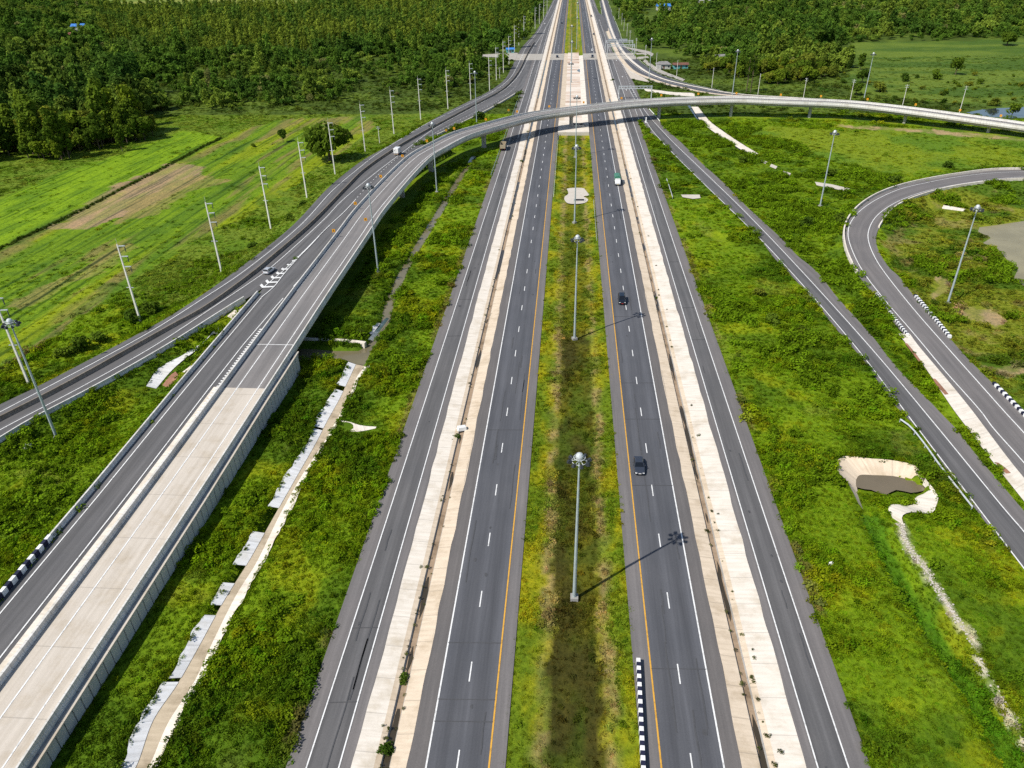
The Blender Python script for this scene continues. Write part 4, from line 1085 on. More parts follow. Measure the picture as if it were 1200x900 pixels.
# the sunken, concrete lined middle of the far crossing
def mband(name, x0, x1, z0, z1, y0, y1, mat, rag=0):
    A = xline(x0, z0, y0, y1, 3); B = xline(x1, z1, y0, y1, 3)
    if rag: B = wob(B, 5, rag, .2)
    o = grid_mesh(name, [A, B], mat); o['kind'] = 'structure'; return o
mt, nt, b = new_mat('pit_floor'); geo = N(nt, 'ShaderNodeNewGeometry')
f = noise(nt, mapping(nt, geo.outputs['Position'], (.035, .11, 1)), 1.0, 5, .65)
nt.links.new(ramp(nt, f, [(.30, (.20, .10, .06)), (.40, (.47, .33, .24)), (.5, (.62, .53, .44)), (.7, (.68, .62, .54))]), b.inputs['Base Color']); b.inputs['Roughness'].default_value = .95; MATS['pit_floor'] = mt
mband('pit_lining', -5.6, -2.6, .12, -.30, 401, 678, 'concrete_lining')
mband('pit_lining', 6.6, 9.75, -.30, .12, 401, 664, 'concrete_white')
mband('pit_floor', -2.6, 6.6, -.30, -.30, 401, 684, 'pit_floor')
mband('pit_apron', -5.6, 9.75, .45, .45, 374, 401, 'concrete_white')
mb = MB(); mb.box(-5.55, 9.7, 372.6, 373.9, -1.6, .62); mb.box(-5.55, 9.7, 400.6, 401.4, -1.0, .40)
o = mb.build('pit_headwall', 'concrete_white'); o['kind'] = 'structure'
sheet('pit_puddle', [(678, 81), (687, 82), (688, 84), (680, 85), (676, 83)], -.27, 'dark_water')
plain('inlet_dark', (.012, .012, .013), .9)
mb = MB()
t = empty('drain_inlet', (4.2, 388, .45), 0, 'white concrete inlet box with two dark openings below the flyover', 'drain inlet')
mb = MB(); mb.box(-3.2, 3.2, -3.0, 3.0, 0, .9, taper=.12)
mb.build('inlet_box', 'concrete_white', t, bevel=.04)
for xo in (-1.0, 1.7):
    mb = MB(); mb.box(xo - .85, xo + .85, -2.0, 1.2, .86, .912); mb.build('opening', 'inlet_dark', t)

# white patch with a drop inlet in the median, and its dark slot
t = empty('drop_inlet', G(675, 229, 0), 0, 'white concrete apron with a slot inlet in the grass median', 'drain inlet')
o = sheet('apron', [(664, 221), (672, 220), (684, 220.5), (685.5, 222), (688, 225), (690, 229), (684, 230), (689, 233.5), (684, 238), (673, 239), (665, 238), (661.5, 231), (666, 227)], -.08, 'concrete_white', .2)
del o['kind']; o.parent = t; P_(o)
c0 = G(679, 234.5, 0); mb = MB(); mb.box(c0[0] - 2.2, c0[0] + 2.0, c0[1] - 1.3, c0[1] + 1.3, -.4, .12); o = mb.build('slot_wall', 'concrete_weathered', t); P_(o)
mb = MB(); mb.box(c0[0] - 1.9, c0[0] + 1.7, c0[1] - 1.0, c0[1] + 1.0, .08, .125); o = mb.build('opening', 'inlet_dark', t); P_(o)
for a_ in ((656, 686), ): NOGROW.append(gp([(664, 221), (688, 221), (689, 238), (662, 238)]))

# the white paved edge of the loop ramp with beds of red soil
def r2band(L_, R_, dz, mat, name):
    o = grid_mesh(name, [resample(tr2(L_, dz), n=60), resample(tr2(R_, dz), n=60)], mat); o['kind'] = 'structure'
NOGROW.append(np.vstack([tr2([(1053, 391.5), (1064, 406), (1081, 427), (1106, 464), (1119, 483), (1132, 500), (1166, 545), (1200, 588), (1290, 700)]), tr2([(1300, 682), (1206, 568), (1153, 500), (1112, 448), (1066, 391.5)])]))
r2band([(1053, 391.5), (1064, 406), (1081, 427), (1106, 464), (1119, 483), (1132, 500), (1166, 545), (1200, 588), (1290, 700)], [(1066, 391.5), (1075, 404), (1090, 422), (1112, 448), (1139.5, 482), (1153, 500), (1184, 541), (1206, 568), (1300, 682)], .10, 'concrete_white', 'paved_edge')
plain('red_soil', (.20, .09, .05), .95, var=.3, scale=.8)
for a, c in (([(1060, 402.5), (1068, 413), (1077, 425)], [(1063, 403), (1071, 412.5), (1081, 426)]), ([(1092.5, 444), (1099, 454), (1107, 463)], [(1096, 444.5), (1104, 453.5), (1111.5, 462.5)]), ([(1166, 542), (1171, 549), (1179, 555.5)], [(1170, 543), (1177, 548), (1184.5, 555)])):
    r2band(a, c, .13, 'red_soil', 'soil_bed')
# bright rubble line beside the green ditch
rub = MB(); rr = random.Random(4)
RUB = resample(gp([(1054, 612), (1060, 628), (1068, 645), (1085, 668), (1098, 690), (1108, 706), (1122, 728), (1130, 738)], 0), .5)
RUB2 = resample(gp([(1130, 738), (1150, 778), (1165, 800), (1180, 826), (1202, 868), (1215, 890)], 0), .8)
for ln, dens, sp in ((RUB, 10, .55), (RUB2, 4, .35)):
    for q in ln:
        for _ in range(dens):
            if rr.random() < .25: continue
            x_, y_ = q[0] + rr.gauss(0, sp * .55), q[1] + rr.gauss(0, sp * .5); s_ = rr.uniform(.05, .20)
            zz = float(terrain(np.array([x_]), np.array([y_]))[0]) + .05
            vs_ = [(x_ + s_ * rr.uniform(.5, 1) * math.cos(a), y_ + s_ * rr.uniform(.5, 1) * math.sin(a), zz + k2) for k2 in (0, s_ * .7) for a in (0.3, 1.6, 2.8, 4.0, 5.3)]
            rub.add(vs_, [(5, 6, 7, 8, 9), (0, 1, 6, 5), (1, 2, 7, 6), (2, 3, 8, 7), (3, 4, 9, 8), (4, 0, 5, 9)])
o = rub.build('rubble', 'concrete_white'); fix(o, 'line of broken white stones along the green ditch', None, None, 'stuff')

# paths and the far crossing road
for nm, a, c in (('path', [(540, 64), (560, 64), (579, 63), (597, 61), (607, 62)], [(540, 68), (560, 67), (579, 67), (597, 69.5), (604, 69.5)]), ('path', [(729, 54), (745, 57), (760, 60), (766, 63)], [(733, 56), (746, 60), (758, 63), (764, 66)]), ('path', [(752, 71), (770, 84), (800, 95)], [(757, 70), (775, 82), (803, 93)])):
    strip2(nm, gp(a, .25), gp(c, .25), 'slab_grey', 20)
t = None
o = grid_mesh('barrier_strip', [r3[1] + off(r3[1], -.9) * 0 + side(r3[1]) * -1.0 + [0, 0, .35], r3[1] + side(r3[1]) * 1.0 + [0, 0, .35]], 'concrete_white')
o.name = 'median_island'; o['kind'] = 'structure'
o = grid_mesh('verge_paving', [off(r3[0], -3.2, .0)[60:], off(r3[0], .1, .05)[60:]], 'concrete_lining'); o['kind'] = 'structure'

# ------------------------------------------------------------------ undergrowth
tufts = new_sources('tuft_sources')
rg = np.random.default_rng(5)
for i in range(5): tufts.objects.link(bpy.data.objects.new('tuft_%d' % i, tuft_mesh('tuft_%d' % i, 64, .66, .42, .17, rg)))
for i in range(3): tufts.objects.link(bpy.data.objects.new('tuft_%d' % (5 + i), crown_mesh('weed_%d' % i, rg, [((rg.uniform(-.5, .5), rg.uniform(-.5, .5), .55 + rg.uniform(-.1, .25)), (.62, .62, .5)) for _ in range(4)], 120, .25, 'leaves_scattered')))
def jitter_grid(x0, x1, y0, y1, s, rng):
    a, c = np.meshgrid(np.arange(x0, x1, s), np.arange(y0, y1, s)); a = a.ravel(); c = c.ravel()
    return a + rng.uniform(-.5, .5, a.size) * s, c + rng.uniform(-.5, .5, a.size) * s
def in_view(x, y, z=0, mg=40):
    dx, dy, dz = x, y, z - CAM_H
    X = dx * _x[0] + dy * _r[0] - dz * _n[0]; Yc = dx * _x[1] + dy * _r[1] - dz * _n[1]; Zc = dx * _x[2] + dy * _r[2] - dz * _n[2]
    px = 600 + 864 * X / np.maximum(Zc, .1); py = 450 + 864 * Yc / np.maximum(Zc, .1)
    return (Zc > 1) & (px > -mg * 3) & (px < 1200 + mg * 3) & (py > -mg) & (py < 900 + mg * 2)
Xs, Ys, Ss = [], [], []
for (a, c, s, k) in ((28, 120, .56, 1.0), (120, 210, .85, 1.25), (210, 420, 1.5, 1.7), (420, 640, 3.0, 2.4)):
    hw = 80 + c * .95
    x, y = jitter_grid(-hw, hw, a, c, s, RNG)
    v = in_view(x, y); x, y = x[v], y[v]
    Xs.append(x); Ys.append(y); Ss.append(np.full(x.shape, k))
x = np.concatenate(Xs); y = np.concatenate(Ys); s = np.concatenate(Ss)
keep = ~tramp_mask(x, y)
x, y, s = x[keep], y[keep], s[keep]
infield = inpoly(x, y, FIELD) | inpoly(x, y, VIVID)
med = (x > -5.6) & (x < 9.75)
rndk = RNG.uniform(0, 1, x.shape)
bare = np.zeros(x.shape, bool)
for pl in (DIRT1, DIRT2, DIRT3, DIRT4, BROWN1): bare |= inpoly(x, y, pl)
short = infield | inpoly(x, y, YG1) | inpoly(x, y, FARF)
for ln_, w_ in ((RUBA, .55), (RUBB, .25)):
    d_, _q = polydist(x, y, ln_); bare |= (d_ < w_) & (RNG.uniform(0, 1, x.shape) < .85)
keep = (~bare) & (~infield | (rndk < .16)) & (~short | (rndk < .5)) & ~(med & ((y > 368) & (y < 690)))
x, y, s, med, infield, short = [q[keep] for q in (x, y, s, med, infield, short)]
z = terrain(x, y)
ok = z > -1.75
x, y, z, s, med, infield, short = [q[ok] for q in (x, y, z, s, med, infield, short)]
tint = veg_colour(x, y)
nz = fbm(x / 9, y / 9, 101, 3)
tint = tint * (1.0 + .85 * (RNG.uniform(0, 1, x.shape) - .45))[:, None] * (1 + np.array([.10, .05, .10]) * RNG.normal(size=(len(x), 3)))
tint = np.clip(tint, .004, .6)
size = s * (.45 + .55 * RNG.uniform(0, 1, x.shape) ** 1.5) * (.75 + .5 * sstep(.35, .65, nz))
verge = (x < -80) & (y > 150) & (y < 430)
hs = size * np.where(med, .5, np.where(short, .45, np.where(verge, .5, .82))) * np.where(y > 210, .75, 1)
size = np.where(med, size * .9, size)
edge = np.zeros(x.shape, bool)
weed = (RNG.uniform(0, 1, x.shape) < np.where(med | short, .02, np.where(verge, .03, .04 + .26 * sstep(.50, .66, nz))))
idx = np.where(weed, RNG.integers(5, 8, x.shape), RNG.integers(0, 5, x.shape))
hs = np.where(weed & ~med, hs * 1.05, hs)
rot = np.stack([RNG.normal(0, .12, x.shape), RNG.normal(0, .12, x.shape), RNG.uniform(0, 2 * PI, x.shape)], axis=1)
hl = resample(np.array([G(-120, 352), G(0, 292), G(95, 247), G(180, 203), G(258, 162)]), .45); nh = len(hl)
x = np.concatenate([x, hl[:, 0] + RNG.normal(0, .45, nh)]); y = np.concatenate([y, hl[:, 1] + RNG.normal(0, .45, nh)]); z = np.concatenate([z, terrain(x[-nh:], y[-nh:])])
tint = np.concatenate([tint, np.array([.045, .075, .010]) * RNG.uniform(.7, 1.5, nh)[:, None]]); idx = np.concatenate([idx, RNG.integers(5, 8, nh)]); hs = np.concatenate([hs, RNG.uniform(.4, .8, nh)]); size = np.concatenate([size, RNG.uniform(.4, .85, nh)])
rot = np.concatenate([rot, np.stack([np.zeros(nh), np.zeros(nh), RNG.uniform(0, 6.28, nh)], axis=1)])
def more(px_, py_, pz_, col_, ii_, h_, s_):
    global x, y, z, tint, idx, hs, size, rot
    k_ = len(px_)
    x = np.concatenate([x, px_]); y = np.concatenate([y, py_]); z = np.concatenate([z, pz_]); tint = np.concatenate([tint, np.clip(col_, .004, .6)]); idx = np.concatenate([idx, ii_]); hs = np.concatenate([hs, h_]); size = np.concatenate([size, s_])
    rot = np.concatenate([rot, np.stack([np.zeros(k_), np.zeros(k_), RNG.uniform(0, 6.28, k_)], axis=1)])
bx_, by_ = jitter_grid(-140, 190, 30, 400, 1.9, RNG)
bf_ = fbm(bx_ / 13, by_ / 13, 161, 3); shr_ = inpoly(bx_, by_, SHRUBR)
pick = in_view(bx_, by_) & ~tramp_mask(bx_, by_) & ~((bx_ > -33) & (bx_ < 37)) & ~inpoly(bx_, by_, FIELD) & ~inpoly(bx_, by_, YG1) & ~inpoly(bx_, by_, VIVID) & ((shr_ & (bf_ > .48)) | ((bx_ < -58) & (bf_ > .58)) | (bf_ > .66)) & (RNG.uniform(0, 1, bx_.shape) < .75)
for pl in (DIRT1, DIRT2, DIRT3, DIRT4): pick &= ~inpoly(bx_, by_, pl)
d_, _q = polydist(bx_, by_, np.vstack([RUBA, RUBB])); pick &= d_ > 1.6
bx_, by_ = bx_[pick], by_[pick]; bz_ = terrain(bx_, by_); g_ = bz_ > -.5; bx_, by_, bz_ = bx_[g_], by_[g_], bz_[g_]; k_ = len(bx_)
lowv = np.where((bx_ < -80) & (by_ > 150), .6, 1.0) * np.where(by_ < 130, .8, 1.0)
more(bx_, by_, bz_ - .1, (DARK * .5 + LUSH * .5) * RNG.uniform(.75, 1.65, k_)[:, None], RNG.integers(5, 8, k_), RNG.uniform(.8, 1.9, k_) * lowv, RNG.uniform(1.0, 2.2, k_) * lowv)
for ln_, zz_ in ((dl_o, -.35), (dr_o, .3), (wdrain_c + np.array([2.6, 0, 0]), .3)):
    q_ = resample(ln_, .38); k_ = len(q_); sd_ = RNG.normal(zz_, .36, k_); q_ = off(q_, 0) + side(q_) * sd_[:, None]
    more(q_[:, 0], q_[:, 1], np.full(k_, -.05), veg_colour(q_[:, 0], q_[:, 1]) * RNG.uniform(.6, 1.4, k_)[:, None], RNG.integers(0, 5, k_), RNG.uniform(.4, .9, k_), RNG.uniform(.3, .8, k_))
for xe_, k_ in ((-19.9, 70), (-18.8, 40), (23.2, 50), (24.6, 80), (-20.6, 26), (25.6, 26)):
    yy_ = 40 * np.exp(RNG.uniform(0, 2.3, k_)); more(xe_ + RNG.normal(0, .12, k_), yy_, np.full(k_, -.12), np.array([.10, .12, .03]) * RNG.uniform(.4, 1.3, k_)[:, None], RNG.integers(0, 8, k_), RNG.uniform(.12, .45, k_), RNG.uniform(.15, .42, k_))
for xe_ in (-30.6, 35.4, -5.5, 9.65):
    k_ = 420; yy_ = 38 * np.exp(RNG.uniform(0, 2.2, k_)); xx_ = xe_ + RNG.normal(0, .22, k_) - .2 * np.sign(xe_ - 2) * -1
    more(xx_, yy_, np.full(k_, -.02), veg_colour(xx_, yy_) * RNG.uniform(.6, 1.3, k_)[:, None], RNG.integers(0, 5, k_), RNG.uniform(.25, .6, k_), RNG.uniform(.25, .6, k_))
scatter('undergrowth', tufts, np.stack([x, y, z - .05], axis=1), rot, np.stack([size, size, hs], axis=1), tint, idx, 'low weeds and grass covering the ground between the roads')
print('undergrowth', len(x))

# ------------------------------------------------------------------ high mast lights
def high_mast():
    r = empty('high_mast_light')
    mb = MB(); mb.box(-.55, .55, -.55, .55, -.3, .28); mb.build('base', 'concrete_grey', r)
    mb = MB()
    for a, c, ra, rc in ((.28, 9, .27, .22), (9, 17, .22, .17), (17, 24.9, .17, .11)): mb.tube((0, 0, a), (0, 0, c), ra, rc, 12)
    mb.build('pole', 'galvanised', r, smooth=False)
    mb = MB()
    for z, R in ((24.2, .95), (24.75, .72)):
        pts = [Vector((math.cos(t_ * PI / 8) * R, math.sin(t_ * PI / 8) * R, z)) for t_ in range(16)]
        for i in range(16): mb.tube(pts[i], pts[(i + 1) % 16], .05, k=5, caps=False)
    for i in range(6):
        a = i * PI / 3; mb.tube((0, 0, 24.5), (math.cos(a) * .95, math.sin(a) * .95, 24.2), .04, k=5)
    mb.build('lamp_ring', 'galvanised_pale', r)
    mb = MB(); prof_ = [(.52, 24.75), (.5, 25.05), (.36, 25.3), (.15, 25.42), (.01, 25.45)]
    for (ra, za), (rc, zc) in zip(prof_[:-1], prof_[1:]): mb.tube((0, 0, za), (0, 0, zc), ra, rc, 14, caps=False)
    mb.build('cap', 'galvanised_pale', r, smooth=True)
    for i in range(8):
        a = i * PI / 4 + .2; ca_, sa_ = math.cos(a), math.sin(a)
        fl_ = MB(); fl_.box(-.20, .20, -.30, .30, -.26, .2, taper=.05)
        o = fl_.build('floodlight', 'dark_lamp', r, bevel=.03); o.location = (ca_ * 1.25, sa_ * 1.25, 24.25); o.rotation_euler = (.35, 0, a - PI / 2)
        gl = MB(); gl.box(-.15, .15, -.24, .24, -.275, -.262); g_ = gl.build('lamp_glass', 'lamp_glass', o)
    return r
mast0 = high_mast()
MAST = [((673, 699), 'nearest high mast light in the grass median, its lamp head above the dark grass'),
        ((673.3, 395.7), 'high mast light in the median beside the upper black car'),
        ((673.3, 260), 'high mast light in the median just in front of the white drain apron'),
        ((674.3, 183.3), 'high mast light in the median directly in front of the flyover'),
        ((668, 130), 'high mast light in the pale sunken median just behind the flyover'),
        ((669.4, 96), 'high mast light in the middle of the pale sunken median'),
        ((669.4, 70.5), 'high mast light at the far end of the pale sunken median'),
        ((675.6, 57), 'first high mast light of the far grass median'),
        ((676.2, 33), 'second high mast light of the far grass median'),
        ((676, 18), 'third high mast light of the far grass median'),
        ((66.7, 513.3), 'high mast light among weeds between the two left ramps'),
        ((443.3, 319), 'high mast light beside the drain ditch, head overlapping the flyover barrier'),
        ((512, 225), 'high mast light standing on the grass in front of the flyover pier'),
        ((558.7, 145), 'high mast light in the shrubs between merging ramp and flyover'),
        ((1110.7, 355), 'high mast light inside the loop ramp beside the pale pond'),
        ((961, 241.7), 'high mast light in the shrubs left of the loop ramp'),
        ((760.5, 93), 'high mast light on the curved ramp near the grey roofed house'),
        ((858, 112), 'tall light pole behind the flyover beside the bare trees'),
        ((1012, 118), 'tall leaning light pole behind the flyover at the green pasture')]
for i, ((px, py), lb) in enumerate(MAST):
    o = mast0 if i == 0 else copy_tree(mast0)
    c = G(px, py); z = float(terrain(np.array([c[0]]), np.array([c[1]]))[0])
    o.location = (c[0], c[1], max(z, -.2)); o.rotation_euler = (0, 0, i * .37)
    fix(o, lb, 'light mast', 'high mast lights of the interchange')

# ------------------------------------------------------------------ power poles
def power_pole():
    r = empty('power_pole')
    mb = MB(); mb.add([(-.24, -.2, -.5), (.24, -.2, -.5), (.24, .2, -.5), (-.24, .2, -.5), (-.13, -.11, 20.6), (.13, -.11, 20.6), (.13, .11, 20.6), (-.13, .11, 20.6)], [(3, 2, 1, 0), (4, 5, 6, 7), (0, 1, 5, 4), (1, 2, 6, 5), (2, 3, 7, 6), (3, 0, 4, 7)])
    mb.tube((0, 0, 20.6), (.02, 0, 22.2), .035, .02, 5)
    mb.build('pole', 'pole_concrete', r)
    for z in (20.2, 17.6, 15.0):
        mb = MB(); mb.bar((.05, 0, z), (1.9, 0, z + .12), .24, .2); o = mb.build('crossarm', 'steel_arm', r)
        mb = MB()
        for k_ in range(6): mb.tube((1.75, 0, z - .15 - k_ * .2), (1.75, 0, z - .30 - k_ * .2), .13, .09, 7)
        mb.build('insulator', 'insulator', r)
    mb = MB(); mb.bar((-.9, 0, 9.6), (.9, 0, 9.6), .14, .14); mb.build('lower_crossarm', 'steel_arm', r)
    return r
pp0 = power_pole()
PP = [(34, 450), (165, 378), (260, 320), (317.5, 268), (360, 233), (392.7, 204), (428, 178), (461.7, 157), (493, 140), (525, 128), (551.7, 117), (573.7, 106), (581.7, 94), (590, 85), (596.5, 77), (603, 61), (608, 53), (614, 46), (620, 40), (627, 34), (632, 28), (637, 22), (641, 16)]
ords = ['first', 'second', 'third', 'fourth', 'fifth', 'sixth', 'seventh', 'eighth', 'ninth', 'tenth', 'eleventh', 'twelfth', 'thirteenth', 'fourteenth', 'fifteenth', 'sixteenth', 'seventeenth', 'eighteenth', 'nineteenth', 'twentieth', 'twenty-first', 'twenty-second', 'twenty-third']
for i, (px, py) in enumerate(PP):
    o = pp0 if i == 0 else copy_tree(pp0)
    c = G(px, py); z = float(terrain(np.array([c[0]]), np.array([c[1]]))[0])
    if i < 9: c = G(px, py, z)
    o.location = (c[0], c[1], z - .1); o.rotation_euler = (0, 0, RNG.normal(0, .06))
    fix(o, 'concrete power pole with three arms, %s of the left row counted from the front' % ords[i], 'power pole', 'tall power poles along the left ramp')
def small_pole():
    r = empty('utility_pole')
    mb = MB(); mb.tube((0, 0, -.3), (0, 0, 11.8), .17, .11, 7); mb.build('pole', 'pole_concrete', r)
    for z in (11.3, 10.3):
        mb = MB(); mb.bar((-1.0, 0, z), (1.0, 0, z), .12, .14)
        for xx in (-.9, 0, .9): mb.tube((xx, 0, z + .05), (xx, 0, z + .3), .06, .04, 6)
        mb.build('crossarm', 'steel_arm', r)
    return r
sp0 = small_pole()
SP = [((445, 168), .66, 'short utility pole with crossarms standing in shrubs near the big round tree'), ((585.7, 92), .6, 'short utility pole beside the tall poles near the pale path'),
      ((834, 103), 1, 'utility pole left of the bare tall trees behind the flyover'), ((888, 111), 1, 'utility pole right of the bare tall trees behind the flyover'), ((941, 117), 1, 'utility pole behind the flyover in front of the dark shrubs'), ((996, 119), 1, 'utility pole behind the flyover just left of a leaning light pole'), ((1057, 126), 1, 'utility pole behind the flyover at the open pasture'), ((1124, 133), 1.15, 'utility pole at the edge of the dark pond'),
      ((768.5, 82.5), 1, 'utility pole in front of the grey roofed house'), ((792.5, 92.5), 1, 'utility pole in front of the rusty roofed shed'), ((755.8, 72), 1, 'utility pole beside the far end of the curved ramp'), ((745, 63), 1, 'utility pole by the pale side path right of the highway'), ((737.8, 52.5), 1, 'utility pole just behind the far sign gantry'), ((734.6, 43), 1, 'utility pole at the bright grass patch beyond the far gantry'), ((731, 36), 1, 'second utility pole beyond the far gantry on the right verge'), ((728.5, 29), 1, 'third utility pole beyond the far gantry on the right verge'), ((725, 22), 1, 'fourth utility pole beyond the far gantry on the right verge')]
for i, ((px, py), s_, lb) in enumerate(SP):
    o = sp0 if i == 0 else copy_tree(sp0)
    c = G(px, py); o.location = (c[0], c[1], 0); o.scale = (1, 1, s_); o.rotation_euler = (0, 0, .5 * i)
    fix(o, lb, 'utility pole', 'short utility poles')

# ------------------------------------------------------------------ chevron boards and guard rails
def chevron():
    r = empty('chevron_sign')
    mb = MB(); mb.tube((0, 0, 0), (0, 0, 1.5), .05, k=6); mb.build('post', 'galvanised_pale', r)
    mb = MB(); mb.box(-.52, .52, -.03, .03, .95, 2.1); b_ = mb.build('board', 'sign_orange', r, bevel=.02)
    mb = MB()
    for s_ in (-1, 1): mb.bar((-.22, -.045, 1.525), (.16, -.045, 1.525 + s_ * .36), .02, .16)
    mb.build('arrow', 'sign_black', b_)
    return r
ch0 = chevron(); n_ch = 0
CH = [(392, 261), (418, 227), (447, 197), (471.5, 180), (500, 164.5), (532.5, 152), (567.5, 141), (604, 132), (643.5, 125), (685, 119), (728, 115), (772, 112), (818, 111), (865, 110), (913, 111), (963, 113), (1016, 117), (1070, 123), (1126, 129), (1168, 135)]
used = set()
for j, (px, py) in enumerate(CH):
    best = min(range(len(FLY_L)), key=lambda i: abs((lambda q: 600 + 864 * q[0] / q[1])((lambda d: (d @ np.array([_x[0], _r[0], -_n[0]]), d @ np.array([_x[2], _r[2], -_n[2]])))(FLY_L[i] - np.array([0, 0, CAM_H]))) - px) + (0 if FLY_L[i][1] > 120 else 999))
    o = ch0 if n_ch == 0 else copy_tree(ch0); n_ch += 1; o.scale = (.85, .85, .85)
    q = FLY_T[best]; o.location = (q[0], q[1], q[2] - .05)
    s_ = side(FLY_L)[best]; o.rotation_euler = (0, 0, math.atan2(q[1], q[0] - 0) - PI / 2 - .1)
    fix(o, 'orange chevron board on the far flyover barrier, number %s along the curve from the left' % ords[j], 'road sign', 'orange chevron boards on the flyover')
for px, py, zf, lb in ((523, 156, 2.4, 'orange chevron board in the shrubs beside the merging lane'), (596, 132, 0, 'orange chevron board alone on the grass wedge before the merge'), (429, 262, 7.4, 'orange chevron board on the near flyover barrier beside a light mast')):
    o = copy_tree(ch0); c = G(px, py, zf); o.location = c
    o.rotation_euler = (0, 0, math.atan2(c[1], c[0]) - PI / 2)
    fix(o, lb, 'road sign', 'orange chevron boards on the flyover')

def guard_rail(P, label, mat='galvanised_pale', step=4.0, h=.75):
    P = resample(P, 2.0)
    t = empty('guard_rail', P[0], 0, label, 'guard rail')
    P_(sweep('rail', P, [(-.06, h - .18), (.04, h - .18), (.09, h - .09), (.04, h), (-.06, h + .13), (-.1, h)], mat, t))
    mb = MB()
    for q in resample(P, step): mb.box(q[0] - .06, q[0] + .06, q[1] - .06, q[1] + .06, q[2] - .4, q[2] + h + .05)
    P_(mb.build('posts', mat, t)); t.children[-1]['kind'] = 'stuff'
    return t
guard_rail(gp([(1054, 495), (1065, 503), (1080, 521), (1100, 549), (1120, 575), (1138, 598)], .0), 'pale guard rail along the curved ramp above the white basin')
guard_rail(gp([(781, 211.5), (784.5, 222), (788, 233)], 0), 'short pale guard rail beside the right frontage road')
guard_rail(np.array([(-5.2, y, .05) for y in (268, 300, 340, 372)]), 'white guard rail on the median side of the left carriageway under the flyover', 'barrier_white')
guard_rail(np.array([(9.3, y, .05) for y in (222, 240, 262)]), 'grey guard rail on the median side of the right carriageway by the white apron')
guard_rail(np.array([(-30.9, y, .05) for y in (296, 330, 400, 440, 478)]), 'long pale guard rail along the left frontage road beneath the flyover')
guard_rail(np.array([(36.0, y, .1) for y in (402, 415, 432)]), 'white guard rail beside the frontage road just behind the flyover', 'barrier_white')
guard_rail(gp([(760.5, 129), (766, 135), (773, 143.5)], .1), 'white guard rail at the ramp nose just in front of the flyover', 'barrier_white')

# striped kerb barriers
def striped(P, label, n_, w=.42, h=.8, start=0):
    t = empty('striped_barrier', P[0], 0, label, 'striped barrier')
    P = resample(P, n=n_ + 1)
    for k_, mt_ in ((0, 'barrier_black'), (1, 'barrier_white')):
        mb = MB()
        for i in range(n_):
            if (i + start) % 2 != k_: continue
            mb.bar(P[i] + [0, 0, h / 2 - .1], P[i + 1] + [0, 0, h / 2 - .1], w, h + .2)
        P_(mb.build('black_blocks' if k_ == 0 else 'white_blocks', mt_, t)); t.children[-1]['kind'] = 'stuff'
    return t
striped(gp([(747.5, 776), (753.5, 905), (757, 960)], .1), 'black and white striped concrete barrier at the median edge of the right carriageway', 33, .5, .85, 1)
striped(eline(-77.25, 50, 79, ZE1), 'black and white striped kerb barrier at the left edge of the asphalt ramp', 28, .5, .95)
striped(np.array([q for q in tr2([(1072, 347), (1090, 368), (1113, 396)])]), 'blue and white striped kerb barrier on the inner side of the loop ramp', 34, .7, .55)
striped(np.array([q for q in tr2([(1164, 450), (1182, 468), (1201, 488), (1230, 518)])]), 'black and white striped barrier on the loop ramp at the right picture edge', 26, .6, .55)
striped(np.array([q for q in tr2([(1025.5, 344), (1042.5, 367), (1055.5, 384), (1063.5, 394)], .08)]), 'worn white and blue striped kerb barrier on the outer side of the loop ramp', 40, .5, .5)
def kerb(P, label, mat='barrier_white', prof=((-.2, -.3), (.2, -.3), (.17, .55), (-.17, .55))):
    t = empty('kerb_barrier', P[0], 0, label, 'barrier'); P_(sweep('barrier_wall', P, list(prof), mat, t))
kerb(off(R2[0], -.1)[:112], 'white parapet along the outer edge of the loop ramp', 'concrete_white', ((-.25, -.8), (.25, -.3), (.2, .8), (-.2, .8)))
kerb(off(R2[3], .1)[:88], 'white parapet along the inner edge of the loop ramp', 'concrete_white', ((-.25, -.3), (.3, -.9), (.2, .7), (-.2, .7)))

# ------------------------------------------------------------------ vehicles
def car_paint(name, col, rough=.25):
    if name in MATS: return name
    mt, nt, b = new_mat(name)
    b.inputs['Base Color'].default_value = (*col, 1); b.inputs['Roughness'].default_value = rough; b.inputs['Specular IOR Level'].default_value = .5
    b.inputs['Coat Weight'].default_value = .6; b.inputs['Coat Roughness'].default_value = .06
    MATS[name] = mt; return name
car_paint('paint_charcoal', (.032, .038, .052)); car_paint('paint_black', (.007, .010, .016)); car_paint('paint_silver', (.42, .44, .47), .3); car_paint('paint_white', (.78, .78, .76), .35)
car_paint('paint_green', (.03, .16, .09), .7); car_paint('paint_tan', (.40, .33, .22), .6); car_paint('paint_navy', (.012, .022, .05)); car_paint('paint_maroon', (.10, .015, .015)); car_paint('paint_grey', (.2, .21, .22))
plain('plate_white', (.75, .73, .70), .5); plain('plate_red', (.5, .05, .04), .5); plain('plate_yellow', (.7, .5, .1), .5); plain('under_black', (.012, .012, .013), .8)

